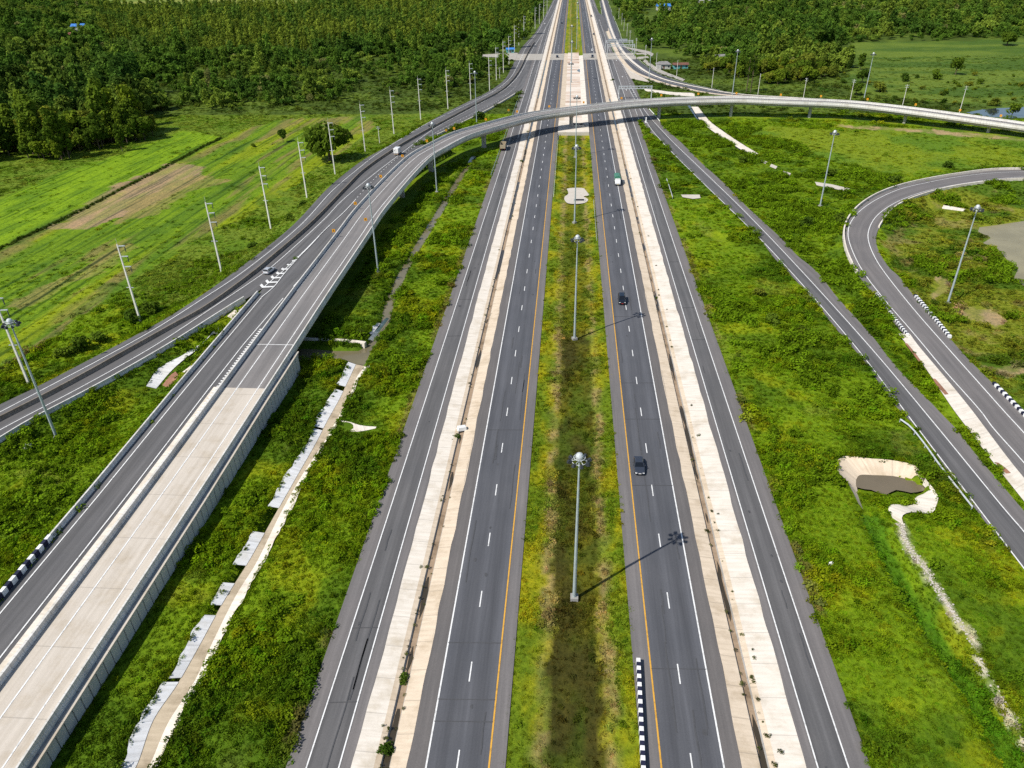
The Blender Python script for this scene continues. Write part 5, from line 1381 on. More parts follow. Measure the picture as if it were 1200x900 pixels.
def hull(sections, k=4):
    """body lofted along y from (y, half width, bottom, top, shoulder inset)"""
    mb = MB(); rings = []
    for y, w, zb, zt, ins in sections:
        h = zt - zb
        rings.append([(-w * .92, y, zb), (w * .92, y, zb), (w, y, zb + h * .18), (w, y, zb + h * .62), (w - ins * .5, y, zb + h * .90), (w - ins * 1.4, y, zt), (-w + ins * 1.4, y, zt), (-w + ins * .5, y, zb + h * .90), (-w, y, zb + h * .62), (-w, y, zb + h * .18)])
    n = len(rings[0]); v = [q for r in rings for q in r]
    f = [(i * n + j, i * n + (j + 1) % n, (i + 1) * n + (j + 1) % n, (i + 1) * n + j) for i in range(len(rings) - 1) for j in range(n)]
    f += [tuple(range(n)), tuple(range((len(rings) - 1) * n, len(rings) * n))]
    return mb.add(v, f)
def wheels(r, xs, ys, rad=.34, w=.22):
    for y in ys:
        for sx in (-1, 1):
            wh = MB().tube((-w / 2, 0, 0), (w / 2, 0, 0), rad, k=18).build('wheel', 'tyre', r, bevel=.02); wh.location = (sx * xs, y, rad)
            MB().tube((sx * w * .30, 0, 0), (sx * (w / 2 + .012), 0, 0), rad * .62, rad * .55, k=12).build('rim', 'rim', wh)
def lamp_pair(r, name, mat, x, y, z, w, h, d):
    for sx in (-1, 1):
        MB().box(sx * x - w / 2, sx * x + w / 2, y - d / 2, y + d / 2, z - h / 2, z + h / 2, taper=.01).build(name, mat, r, bevel=.015)
def car(label, P, fwd, paint, style='sedan', plate='plate_white', cat='car', name='car'):
    r = empty(name, P, math.atan2(fwd[1], fwd[0]) - PI / 2, label, cat)
    L, W = {'sedan': (4.7, .92), 'hatch': (4.2, .88), 'suv': (4.8, .95)}[style]
    hl = L / 2; top = {'sedan': 1.43, 'hatch': 1.50, 'suv': 1.78}[style]; belt = {'sedan': .92, 'hatch': .95, 'suv': 1.10}[style]
    zb = .24
    tail = belt + .04 if style == 'sedan' else belt
    hull([(-hl, W * .80, .42, tail - .12, .10), (-hl + .10, W * .90, .30, tail - .02, .10), (-hl + .7, W, zb, tail, .09), (0, W, zb, belt, .07), (hl - 1.25, W, zb, belt - .02, .09), (hl - .55, W * .97, zb, belt - .12, .13), (hl - .16, W * .88, .28, belt - .24, .14), (hl, W * .74, .36, belt - .36, .12)]).build('body', paint, r, smooth=False, bevel=.02)
    g0, g1 = {'sedan': (-hl + .55, hl - 1.45), 'hatch': (-hl + .12, hl - 1.25), 'suv': (-hl + .10, hl - 1.35)}[style]
    t0, t1 = {'sedan': (g0 + .75, g1 - .85), 'hatch': (g0 + .40, g1 - .85), 'suv': (g0 + .30, g1 - .70)}[style]
    gw, tw = W * .93, W * .70
    b0 = belt - .04
    mb = MB()
    mb.add([(-gw, g0, b0), (gw, g0, b0), (gw * .96, g1, b0), (-gw * .96, g1, b0), (-tw, t0, top - .05), (tw, t0, top - .05), (tw * .97, t1, top - .06), (-tw * .97, t1, top - .06)], [(0, 1, 5, 4), (1, 2, 6, 5), (2, 3, 7, 6), (3, 0, 4, 7), (4, 5, 6, 7), (3, 2, 1, 0)])
    mb.build('windows', 'car_glass', r)
    rf = MB(); rf.add([(-tw * 1.03, t0 - .06, top - .07), (tw * 1.03, t0 - .06, top - .07), (tw * 1.01, t1 + .05, top - .08), (-tw * 1.01, t1 + .05, top - .08), (-tw * .90, t0 + .12, top), (tw * .90, t0 + .12, top), (tw * .88, t1 - .12, top - .01), (-tw * .88, t1 - .12, top - .01)], [(0, 1, 5, 4), (1, 2, 6, 5), (2, 3, 7, 6), (3, 0, 4, 7), (4, 5, 6, 7), (3, 2, 1, 0)])
    rf.build('roof', paint, r)
    mb = MB(); mid = (t0 + t1) / 2
    for sx in (-1, 1):
        for (ya, yb_) in ((g1, t1), (g0, t0), ((g0 + g1) / 2 - .05, mid)):
            mb.bar((sx * gw * .985, ya, b0), (sx * tw * 1.0, yb_, top - .06), .07, .08)
    mb.build('pillars', paint, r)
    wheels(r, W - .10, (hl - .88, -hl + .86), .33)
    lamp_pair(r, 'headlight', 'head_lamp', W * .66, hl - .14, belt - .33, .36, .13, .16)
    lamp_pair(r, 'tail_light', 'tail_lamp', W * .70, -hl + .05, tail - .22, .30, .15, .1)
    for sx in (-1, 1): MB().box(sx * (W + .10) - .10, sx * (W + .10) + .10, g1 - .52, g1 - .36, belt, belt + .14, taper=.02).build('mirror', paint, r)
    MB().box(-.24, .24, hl - .02, hl + .02, .50, .62).build('number_plate', plate, r)
    MB().box(-.55, .55, hl - .07, hl + .005, .38, .49).build('grille', 'under_black', r)
    return r
FW = np.array([0, 1.0]); BK = np.array([0, -1.0])
def onroad(px, py, z=.15): return G(px, py, z)
car('dark grey sedan driving towards the viewer beside the yellow line, below the masts', onroad(748.5, 548.5), BK, 'paint_charcoal', 'sedan')
car('black car with a red number plate on the right carriageway above a mast shadow', onroad(728.6, 353.5), BK, 'paint_black', 'suv', 'plate_red')
i_ = int(np.argmin([abs(q[0] - G(315, 320, 5)[0]) + abs(q[1] - G(315, 320, 5)[1]) for q in L1[3]]))
d_ = (L1[3][i_ + 2] - L1[3][i_ - 2])[:2]
q_ = G(316, 319, float(ZL1(G(316, 319, 5)[1])) + .05)
car('silver hatchback on the lower left ramp just before the white chevrons', q_, d_, 'paint_silver', 'hatch')
for (px, py, pn, st, f_, lb, ob) in ((638.3, 28.5, 'paint_white', 'hatch', FW, 'small white car far away on the widening left frontage road', 0), (658.3, 27.5, 'paint_navy', 'sedan', FW, 'dark blue car far away in the left main carriageway', 0), (653, 67.2, 'paint_navy', 'suv', FW, 'dark car crossing the far canal slab on the left main carriageway', 0), (695.8, 40.5, 'paint_navy', 'sedan', BK, 'dark car alone between two others on the far right carriageway', 0), (694.2, 59.5, 'paint_white', 'hatch', BK, 'white car just beyond the far canal slab on the right carriageway', 0), (694.3, 67, 'paint_navy', 'suv', BK, 'dark car on the far canal slab of the right carriageway', 0)):
    car(lb, onroad(px, py, .2), f_, pn, st)

def truck_wheels(r, ys, x=.95): wheels(r, x, ys, .5, .32)
# green covered truck coming towards the viewer
r = empty('truck', onroad(723.4, 215), PI, 'white cabbed truck with a green canvas cover driving towards the viewer', 'truck')
MB().box(-.45, .45, -3.6, 3.2, .55, .85).build('chassis', 'under_black', r)
hull([(1.5, 1.05, .55, 2.35, .12), (2.6, 1.05, .55, 2.35, .14), (3.2, 1.03, .55, 1.75, .12), (3.45, .98, .6, 1.35, .12)]).build('cab', 'paint_white', r, bevel=.03)
MB().add([(-.90, 3.22, 1.45), (.90, 3.22, 1.45), (.80, 2.70, 2.22), (-.80, 2.70, 2.22), (-.9, 3.27, 1.45), (.9, 3.27, 1.45), (.8, 2.75, 2.24), (-.8, 2.75, 2.24)], [(0, 1, 2, 3), (7, 6, 5, 4), (0, 4, 5, 1), (1, 5, 6, 2), (2, 6, 7, 3), (3, 7, 4, 0)]).build('windscreen', 'car_glass', r)
for sx in (-1, 1): MB().box(sx * 1.06 - .02, sx * 1.06 + .02, 1.75, 2.55, 1.45, 2.1).build('side_window', 'car_glass', r)
mb = MB(); mb.box(-1.15, 1.15, -3.7, 1.35, .95, 1.75); mb.build('cargo_bed', 'paint_white', r, bevel=.03)
pr = [(-1.18, 1.7), (1.18, 1.7), (1.18, 2.7), (.85, 3.05), (0, 3.18), (-.85, 3.05), (-1.18, 2.7)]
mb = MB(); ys_ = np.linspace(-3.72, 1.36, 8); n = len(pr); v = [(x_, y_, z_ - (.06 if j % 2 and z_ > 2 else 0)) for j, y_ in enumerate(ys_) for x_, z_ in pr]
mb.add(v, [(a * n + b_, a * n + (b_ + 1) % n, (a + 1) * n + (b_ + 1) % n, (a + 1) * n + b_) for a in range(7) for b_ in range(n)] + [tuple(range(n)), tuple(range(7 * n, 8 * n))])
mb.build('canvas_cover', 'paint_green', r)
truck_wheels(r, (2.45, -2.0, -3.0)); lamp_pair(r, 'headlight', 'head_lamp', .75, 3.45, .95, .3, .2, .1)
MB().box(-1.0, 1.0, 3.4, 3.56, .5, .75).build('bumper', 'paint_grey', r); MB().box(-.24, .24, 3.55, 3.6, .55, .68).build('number_plate', 'plate_yellow', r)
for sx in (-1, 1): MB().box(sx * 1.22 - .05, sx * 1.22 + .05, 3.0, 3.12, 1.5, 1.95).build('mirror', 'under_black', r)
# tan tipper truck driving away under the flyover
r = empty('dump_truck', onroad(590, 174.5), 0, 'tan tipper truck with an empty dark bed driving away beneath the flyover', 'truck')
MB().box(-.45, .45, -3.6, 3.4, .55, 1.0).build('chassis', 'under_black', r)
hull([(2.0, 1.15, .6, 2.7, .12), (3.2, 1.15, .6, 2.7, .14), (3.75, 1.1, .6, 1.7, .12), (3.9, 1.05, .65, 1.3, .12)]).build('cab', 'paint_navy', r, bevel=.03)
MB().box(-.85, .85, 1.96, 2.01, 1.7, 2.4).build('rear_window', 'car_glass', r)
mb = MB(); mb.box(-1.22, 1.22, -4.0, 1.8, 1.05, 1.25); mb.box(-1.22, -1.10, -4.0, 1.8, 1.25, 2.85); mb.box(1.10, 1.22, -4.0, 1.8, 1.25, 2.85); mb.box(-1.10, 1.10, 1.68, 1.8, 1.25, 3.0)
mb.build('tipper_bed', 'paint_tan', r); MB().box(-1.06, 1.06, -3.85, 1.64, 1.26, 1.36).build('bed_floor', 'under_black', r)
tg = MB().box(-1.2, 1.2, -4.14, -4.02, 1.1, 2.75).build('tailgate', 'paint_tan', r, bevel=.02)
mb = MB(); [mb.box(x_ - .05, x_ + .05, -4.2, -4.13, 1.15, 2.7) for x_ in (-.9, -.3, .3, .9)]; mb.build('ribs', 'paint_tan', tg)
truck_wheels(r, (2.9, -1.6, -2.8), 1.0); lamp_pair(r, 'tail_light', 'tail_lamp', .95, -4.05, .9, .25, .16, .08)
for sx in (-1, 1): MB().box(sx * 1.0 - .28, sx * 1.0 + .28, -3.55, -3.5, .25, .95).build('mud_flap', 'under_black', r)
# white box van on the merging lane
i_ = int(np.argmin(np.linalg.norm(L1[3][:, :2] - G(470, 180, 4)[:2], axis=1))); d_ = (L1[3][i_ + 2] - L1[3][i_ - 2])[:2]
q_ = G(466.5, 180.5, float(ZL1(G(466, 180, 4.2)[1])) + .05)
r = empty('box_van', q_, math.atan2(d_[1], d_[0]) - PI / 2, 'white box van driving away on the merging lane next to the flyover', 'van')
MB().box(-.4, .4, -2.6, 2.4, .45, .8).build('chassis', 'under_black', r)
hull([(.9, .92, .45, 1.75, .1), (1.7, .92, .45, 1.72, .12), (2.2, .92, .45, 1.15, .12), (2.75, .85, .5, .95, .1)]).build('cab', 'paint_white', r, bevel=.03)
for sx in (-1, 1): MB().box(sx * .93 - .02, sx * .93 + .02, 1.05, 1.75, 1.1, 1.6).build('side_window', 'car_glass', r)
bx = MB().box(-1.08, 1.08, -2.75, .85, .85, 2.95).build('cargo_box', 'paint_white', r, bevel=.05)
mb = MB(); mb.box(-1.0, -.03, -2.8, -2.76, .95, 2.85); mb.box(.03, 1.0, -2.8, -2.76, .95, 2.85); mb.build('rear_doors', 'paint_white', r)
MB().box(-.75, -.45, -2.83, -2.795, 1.9, 2.35).build('door_window', 'paint_grey', r)
wheels(r, .82, (1.75, -1.6), .36, .24); lamp_pair(r, 'tail_light', 'tail_lamp', .85, -2.78, .72, .2, .2, .08)
MB().box(-.9, .9, -2.9, -2.7, .42, .62).build('bumper', 'paint_tan', r)
# maroon pickup far away
r = empty('pickup_truck', onroad(692.8, 19.5, .2), PI, 'dark pickup with a reddish load, farthest on the right carriageway', 'pickup')
hull([(-2.6, .9, .4, 1.0, .08), (0, .92, .35, 1.0, .08), (1.6, .92, .35, 1.0, .1), (2.6, .82, .4, .8, .1)]).build('body', 'paint_navy', r)
hull([(-.4, .85, .95, 1.7, .15), (1.0, .85, .95, 1.65, .15), (1.6, .8, .95, 1.1, .1)]).build('cab', 'car_glass', r)
MB().box(-.85, .85, -2.55, -.45, 1.0, 1.9).build('load', 'paint_maroon', r); wheels(r, .82, (1.7, -1.7), .36)

# ------------------------------------------------------------------ sign gantries
def gantry(xl, xr, Y, h, label, two=False, boards=()):
    t = empty('sign_gantry', (xl, Y, 0), 0, label, 'gantry')
    for x_, nl in ((xl, 'post'), (xr, 'post')):
        mb = MB(); mb.tube((x_ - xl, 0, -.2), (x_ - xl, 0, h + 1.0), .26, .22, 10); mb.tube((x_ - xl, 1.4, -.2), (x_ - xl, 1.4, h + 1.0), .26, .22, 10); mb.build('post', 'galvanised_pale', t)
    w = xr - xl
    mb = MB()
    for yy in (0, 1.4):
        for zz in (h - .6, h + .7): mb.bar((-.3, yy, zz), (w + .3, yy, zz), .2, .2)
    n_ = int(w / 1.9)
    for i in range(n_):
        a = i * w / n_; c = (i + 1) * w / n_
        for yy in (0, 1.4): mb.bar((a, yy, h - .6 if i % 2 else h + .7), (c, yy, h + .7 if i % 2 else h - .6), .12, .12)
        mb.bar((a, 0, h + .7), (c, 1.4, h + .7), .1, .1)
    mb.build('truss', 'galvanised_pale', t)
    for a, c in boards:
        MB().box(a, c, 1.62, 1.75, h - 1.1, h + 1.9).build('sign_board', 'sign_back', t)
    return t
plain('sign_back', (.33, .36, .38), .5, .3)
g1_ = G(724, 117); g1r = G(762, 115.5)
gantry(g1_[0] + .6, g1r[0] + .4, (g1_[1] + g1r[1]) / 2, 6.4, 'grey steel truss gantry over the right ramp just behind the flyover')
c_ = G(741, 61); l_ = G(709, 60)
gantry(l_[0], c_[0], c_[1], 8.2, 'far grey steel gantry over the right carriageways beside the bright grass', boards=((2, 9), (11, 18)))
gantry(l_[0] + .5, c_[0] - .5, c_[1] - 28, 8.2, 'nearer truss of the two far gantries over the right carriageways')

# ------------------------------------------------------------------ houses
def roofmat(name, col):
    mt, nt, b = new_mat(name); geo = N(nt, 'ShaderNodeNewGeometry')
    f = noise(nt, geo.outputs['Position'], .8, 4); nt.links.new(ramp(nt, f, [(.3, tuple(c * .6 for c in col)), (.7, col)]), b.inputs['Base Color']); b.inputs['Roughness'].default_value = .6; MATS[name] = mt
roofmat('roof_grey', (.26, .25, .24)); roofmat('roof_rust', (.20, .09, .06)); roofmat('roof_blue', (.05, .22, .62)); roofmat('roof_red', (.40, .12, .10)); roofmat('wall_pale', (.55, .54, .50)); roofmat('wall_teal', (.15, .45, .45)); roofmat('wall_pink', (.55, .36, .30)); roofmat('window_dark', (.02, .03, .045))
def house(P, w, d, h, roof, wallm, label, rz=0, rise=1.6, name='house', gable=True):
    t = empty(name, P, rz, label, 'house')
    MB().box(-w / 2, w / 2, -d / 2, d / 2, -.3, h).build('walls', wallm, t)
    e = .7; mb = MB(); rr_ = w * (.28 if not gable else .5) if not gable else 0
    mb.add([(-w / 2 - e, -d / 2 - e, h), (w / 2 + e, -d / 2 - e, h), (w / 2 + e, d / 2 + e, h), (-w / 2 - e, d / 2 + e, h), (-w / 2 - e + rr_, 0, h + rise), (w / 2 + e - rr_, 0, h + rise)], [(0, 1, 5, 4), (2, 3, 4, 5), (1, 2, 5), (3, 0, 4), (3, 2, 1, 0)])
    mb.build('roof', roof, t)
    for x_ in np.linspace(-w / 2 + 1.3, w / 2 - 1.3, max(2, int(w / 3))):
        f_ = MB().box(x_ - .55, x_ + .55, -d / 2 - .06, -d / 2 + .02, 1.0, 2.2).build('window', 'window_dark', t)
    MB().box(-.45, .45, -d / 2 - .08, -d / 2 + .02, 0, 2.05).build('door', 'roof_rust', t)
    return t
def at(px, py, z=0): return G(px, py, z)
hs1 = house(at(777, 80), 9.5, 7, 3.0, 'roof_grey', 'wall_pale', 'pale house with a grey hipped roof beside the curved ramp', .05, 1.8, gable=False)
MB().box(-5.6, -2.4, -6.5, -3.6, 0, 2.6).build('porch', 'wall_pale', hs1)
house(at(797, 80), 10, 6, 2.7, 'roof_rust', 'wall_teal', 'low shed with a rusty red sheet roof among the trees', .1, 1.2)
house(at(777, 12), 17, 12, 5, 'roof_blue', 'wall_pale', 'house with a bright blue roof in the far right woods', .1, 3)
house(at(822, 3), 24, 14, 7, 'roof_blue', 'wall_pale', 'large blue roofed building at the top edge of the picture', 0, 3)
house(at(94, 37), 14, 10, 6, 'roof_blue', 'wall_pale', 'blue and white roofed house deep in the left forest', .2, 2.5)
house(at(80, 47), 15, 9, 5, 'roof_red', 'wall_pink', 'red roofed house just below the blue roofed one in the forest', -.1, 2.5)
house(at(107, 76), 9, 7, 4, 'roof_grey', 'wall_pink', 'tiny pinkish hut surrounded by dark forest on the left', .3, 1.5)
house(at(598, 62), 6, 5, 3, 'roof_blue', 'wall_teal', 'small teal hut beside the pale path left of the highway', .2, 1.2)
house(at(842, 71), 8, 6, 3, 'roof_grey', 'wall_pale', 'small white walled hut half hidden in the right woods', .3, 1.5)
HOUSE_PX = [(777, 80, 12), (797, 80, 11), (777, 12, 22), (822, 3, 28), (94, 37, 22), (80, 47, 20), (107, 76, 16), (598, 62, 9), (842, 71, 9), (760, 10, 10), (757, 19, 14)]

# ------------------------------------------------------------------ trees
for nm, c in (('leaf_deep', (.066, .118, .014)), ('leaf_mid', (.115, .180, .018)), ('leaf_olive', (.165, .200, .026)), ('leaf_dry', (.16, .145, .06))): leaf_material(nm, False, c)
rt = np.random.default_rng(23)
TREES = {}      # kind -> list of (crown mesh, trunk mesh)
forest_src = new_sources('forest_sources'); fi = 0; FIDX = {}
for kd in KINDS:
    TREES[kd] = []; FIDX[kd] = []
    for v_ in range(3 if kd != 'spread' else 2):
        lb_ = lobes_for(kd, rt)
        nq = {'round': 900, 'tall': 850, 'bushy': 520, 'slim': 520, 'spread': 1500}[kd]; sz = {'round': .85, 'tall': .8, 'bushy': .62, 'slim': .62, 'spread': .8}[kd]
        crown = crown_mesh('crown_' + kd, rt, lb_, nq, sz, 'leaf_mid')
        tmb = trunk_geo(kd, rt, lb_); tr_o = tmb.build('trunk', 'bark'); tm = tr_o.data; bpy.data.objects.remove(tr_o)
        TREES[kd].append((crown, tm))
        me = crown_mesh('far_' + kd, rt, lb_, int(nq * .42), sz * 1.35, 'leaves_scattered')
        forest_src.objects.link(bpy.data.objects.new('far_%02d' % fi, me)); FIDX[kd].append(fi); fi += 1
crown_mats = {}
def crown_in(me, mat):
    k_ = (me.name, mat)
    if k_ not in crown_mats:
        c = me.copy(); c.materials.clear(); c.materials.append(MATS[mat]); crown_mats[k_] = c
    return crown_mats[k_]
def tree(kind, var, P, s, sz_, rz, mat, label, cat='tree', group=None, name=None):
    t = empty(name or {'round': 'broad_tree', 'tall': 'tall_tree', 'bushy': 'bushy_tree', 'slim': 'slim_tree', 'spread': 'spreading_tree'}[kind], P, rz, label, cat, group)
    t.scale = (s, s, sz_)
    cm, tm = TREES[kind][var % len(TREES[kind])]
    o = bpy.data.objects.new('crown', crown_in(cm, mat)); COL.objects.link(o); o.parent = t
    o = bpy.data.objects.new('trunk', tm); COL.objects.link(o); o.parent = t
    return t

FORL = pxpoly([(-420, 235), (-150, 205), (0, 190), (60, 187), (130, 181), (162, 162), (178, 138), (215, 130), (300, 124), (370, 121), (405, 112), (443, 103), (487, 110), (517, 114), (540, 105), (560, 95), (580, 80), (594, 66), (611, 45), (626, 25), (636, 8), (643, -4), (650, -14), (430, -14), (428, 4), (380, 6.5), (290, 9.5), (180, 9.5), (100, 6.5), (92, -14), (-520, -14)])
FORR = pxpoly([(724, -14), (722, 0), (730, 16), (742, 35), (755, 50), (768, 64), (785, 68), (800, 74), (822, 82), (838, 84), (870, 92), (925, 99), (955, 97), (985, 84), (978, 60), (1000, 52), (1033, 46), (1100, 49), (1147, 45), (1250, 44), (1500, 50), (1600, -14)])
GAP = [pxpoly(p) for p in ([(178, 162), (190, 132), (215, 126), (245, 128), (250, 140), (215, 160)], [(460, 80), (480, 79), (488, 92), (470, 96)], [(0, 75), (22, 77), (25, 84), (-20, 86), (-60, 80)], [(36, 64), (70, 66), (60, 73), (30, 72)], [(1010, 12), (1045, 10), (1050, 20), (1015, 22)], [(760, 55), (800, 58), (830, 78), (800, 92), (770, 84)])]
TX, TY = [], []
for a, c, s_ in ((250, 600, 4.8), (600, 900, 5.8), (900, 1450, 7.6), (1450, 1900, 13)):
    hw = 150 + c * .9
    x, y = jitter_grid(-hw, hw, a, c, s_, RNG); v = in_view(x, y, 8, 30); TX.append(x[v]); TY.append(y[v])
x = np.concatenate(TX); y = np.concatenate(TY)
wx = x + (fbm(x / 12, y / 12, 131, 3) - .5) * 44; wy = y + (fbm(x / 12, y / 12, 137, 3) - .5) * 44
lf = inpoly(wx, wy, FORL); rfm = inpoly(wx, wy, FORR)
keep = (lf | rfm) & ~tramp_mask(x, y) & (np.abs(x - 2) > 44 + (y < 700) * 6)
scrub_ = inpoly(x, y, pxpoly([(178, 140), (160, 95), (300, 72), (560, 60), (600, 70), (520, 130), (300, 140)])); keep &= ~(scrub_ & (fbm(x / 16, y / 16, 151, 3) > .52) & (RNG.uniform(0, 1, x.shape) < .7))
for gpx in GAP: keep &= ~inpoly(wx, wy, gpx)
for px, py, rad in HOUSE_PX:
    c = G(px, py); keep &= ~((np.abs(x - c[0]) < rad * 1.0) & (y < c[1] + rad * .7) & (y > c[1] - (115 if py < 60 and px < 700 else 80 if py < 30 or px < 120 else rad * 2.2)))
keep &= ~((fbm(x / 26, y / 26, 139, 3) > .60) & (RNG.uniform(0, 1, x.shape) < .8))
# roadside opening along the curved ramp on the right
d3, _z = polydist(x, y, r3[2][20:]); keep &= ~((d3 < 17) & (y < 700))
x, y, lf = x[keep], y[keep], lf[keep]
n = len(x)
plant = lf & inpoly(x, y, pxpoly([(110, 12), (300, 10), (640, -5), (610, 40), (420, 62), (300, 66), (150, 70), (120, 45)]))
near_l = lf & inpoly(x, y, pxpoly([(-400, 250), (0, 195), (140, 185), (180, 150), (175, 100), (100, 85), (-400, 100)]))
u = RNG.uniform(0, 1, n)
scrub = lf & inpoly(x, y, pxpoly([(178, 140), (160, 95), (300, 72), (560, 60), (600, 70), (520, 130), (300, 140)]))
kinds = np.where(plant, 'slim', np.where(near_l, np.where(u < .55, 'tall', 'round'), np.where(u < .42, 'round', np.where(u < .62, 'tall', np.where(u < .93, 'bushy', 'spread')))))
sz = np.where(x > 0, .76, .86) * np.clip(np.exp(RNG.normal(-.06, .30, n)), .45, 1.9) * (.8 + .5 * fbm(x / 30, y / 30, 149, 2)) * np.where(near_l, 1.18, np.where(scrub, .78, 1.0)) * np.where(kinds == 'bushy', 1.15, 1)
sv = sz * RNG.uniform(.85, 1.2, n)
tn = fbm(x / 40, y / 40, 141, 3); tn2 = fbm(x / 14, y / 14, 143, 2)
col = np.broadcast_to(np.array([.050, .094, .012]), (n, 3)).copy()
col = lerp(col, np.array([.098, .135, .018]), sstep(.45, .68, tn) * .9)
col = lerp(col, np.array([.026, .058, .010]), sstep(.52, .68, tn2) * .7)
col = np.where(plant[:, None], lerp(np.broadcast_to(np.array([.098, .128, .016]), (n, 3)), np.array([.055, .095, .014]), sstep(.45, .6, tn)), col)
col = np.where(near_l[:, None], col * np.array([.82, .86, .95]), col)
col = lerp(col, np.array([.15, .135, .055]), ((RNG.uniform(0, 1, n) < .014) & ~plant) * .6)
col = col * RNG.uniform(1.35, 2.6, n)[:, None]
dist = np.hypot(x, y)
order = np.argsort(dist + RNG.uniform(0, 6, n))
sel = np.zeros(n, bool)
cl = order[lf[order]][:175]; cr = order[~lf[order]][:95]
sel[cl] = True; sel[cr] = True
LB = {('tall', 1): 'tall dark tree crowded in the near edge of the left forest', ('round', 1): 'round crowned green tree in the near edge of the left forest', ('bushy', 1): 'low bushy tree in the near edge of the left forest', ('spread', 1): 'wide spreading tree in the near edge of the left forest', ('slim', 1): 'slim plantation tree in the near edge of the left forest',
      ('tall', 0): 'tall tree in the near edge of the woods right of the highway', ('round', 0): 'round crowned tree in the near edge of the woods right of the highway', ('bushy', 0): 'low bushy tree in the near edge of the woods right of the highway', ('spread', 0): 'wide spreading tree in the near edge of the woods right of the highway', ('slim', 0): 'slim tree in the near edge of the woods right of the highway'}
zt = terrain(x, y)
for i in np.nonzero(sel)[0]:
    kd = str(kinds[i]); lu = col[i].sum()
    mt_ = 'leaf_dry' if col[i][0] > col[i][1] else ('leaf_deep' if lu < .21 else ('leaf_mid' if lu < .36 else 'leaf_olive'))
    tree(kd, int(i), (x[i], y[i], zt[i]), sz[i], sv[i], RNG.uniform(0, 6.28), mt_, LB[(kd, int(lf[i]))], 'tree', ('%s trees at the %s forest edge' % (kd, 'left' if lf[i] else 'right')))
rest = ~sel
idxs = np.array([FIDX[str(k_)][int(j) % len(FIDX[str(k_)])] for k_, j in zip(kinds, RNG.integers(0, 6, n))])
far = np.clip((dist - 600) / 600, 0, 1)
# shrubs filling the forest floor
scatter('forest', forest_src, np.stack([x, y, zt], axis=1)[rest], np.stack([np.zeros(n), np.zeros(n), RNG.uniform(0, 6.28, n)], axis=1)[rest], np.stack([sz * (1 + .18 * far), sz * (1 + .18 * far), sv], axis=1)[rest], col[rest], idxs[rest], 'dense far forest on both sides of the highway')
print('forest', n)

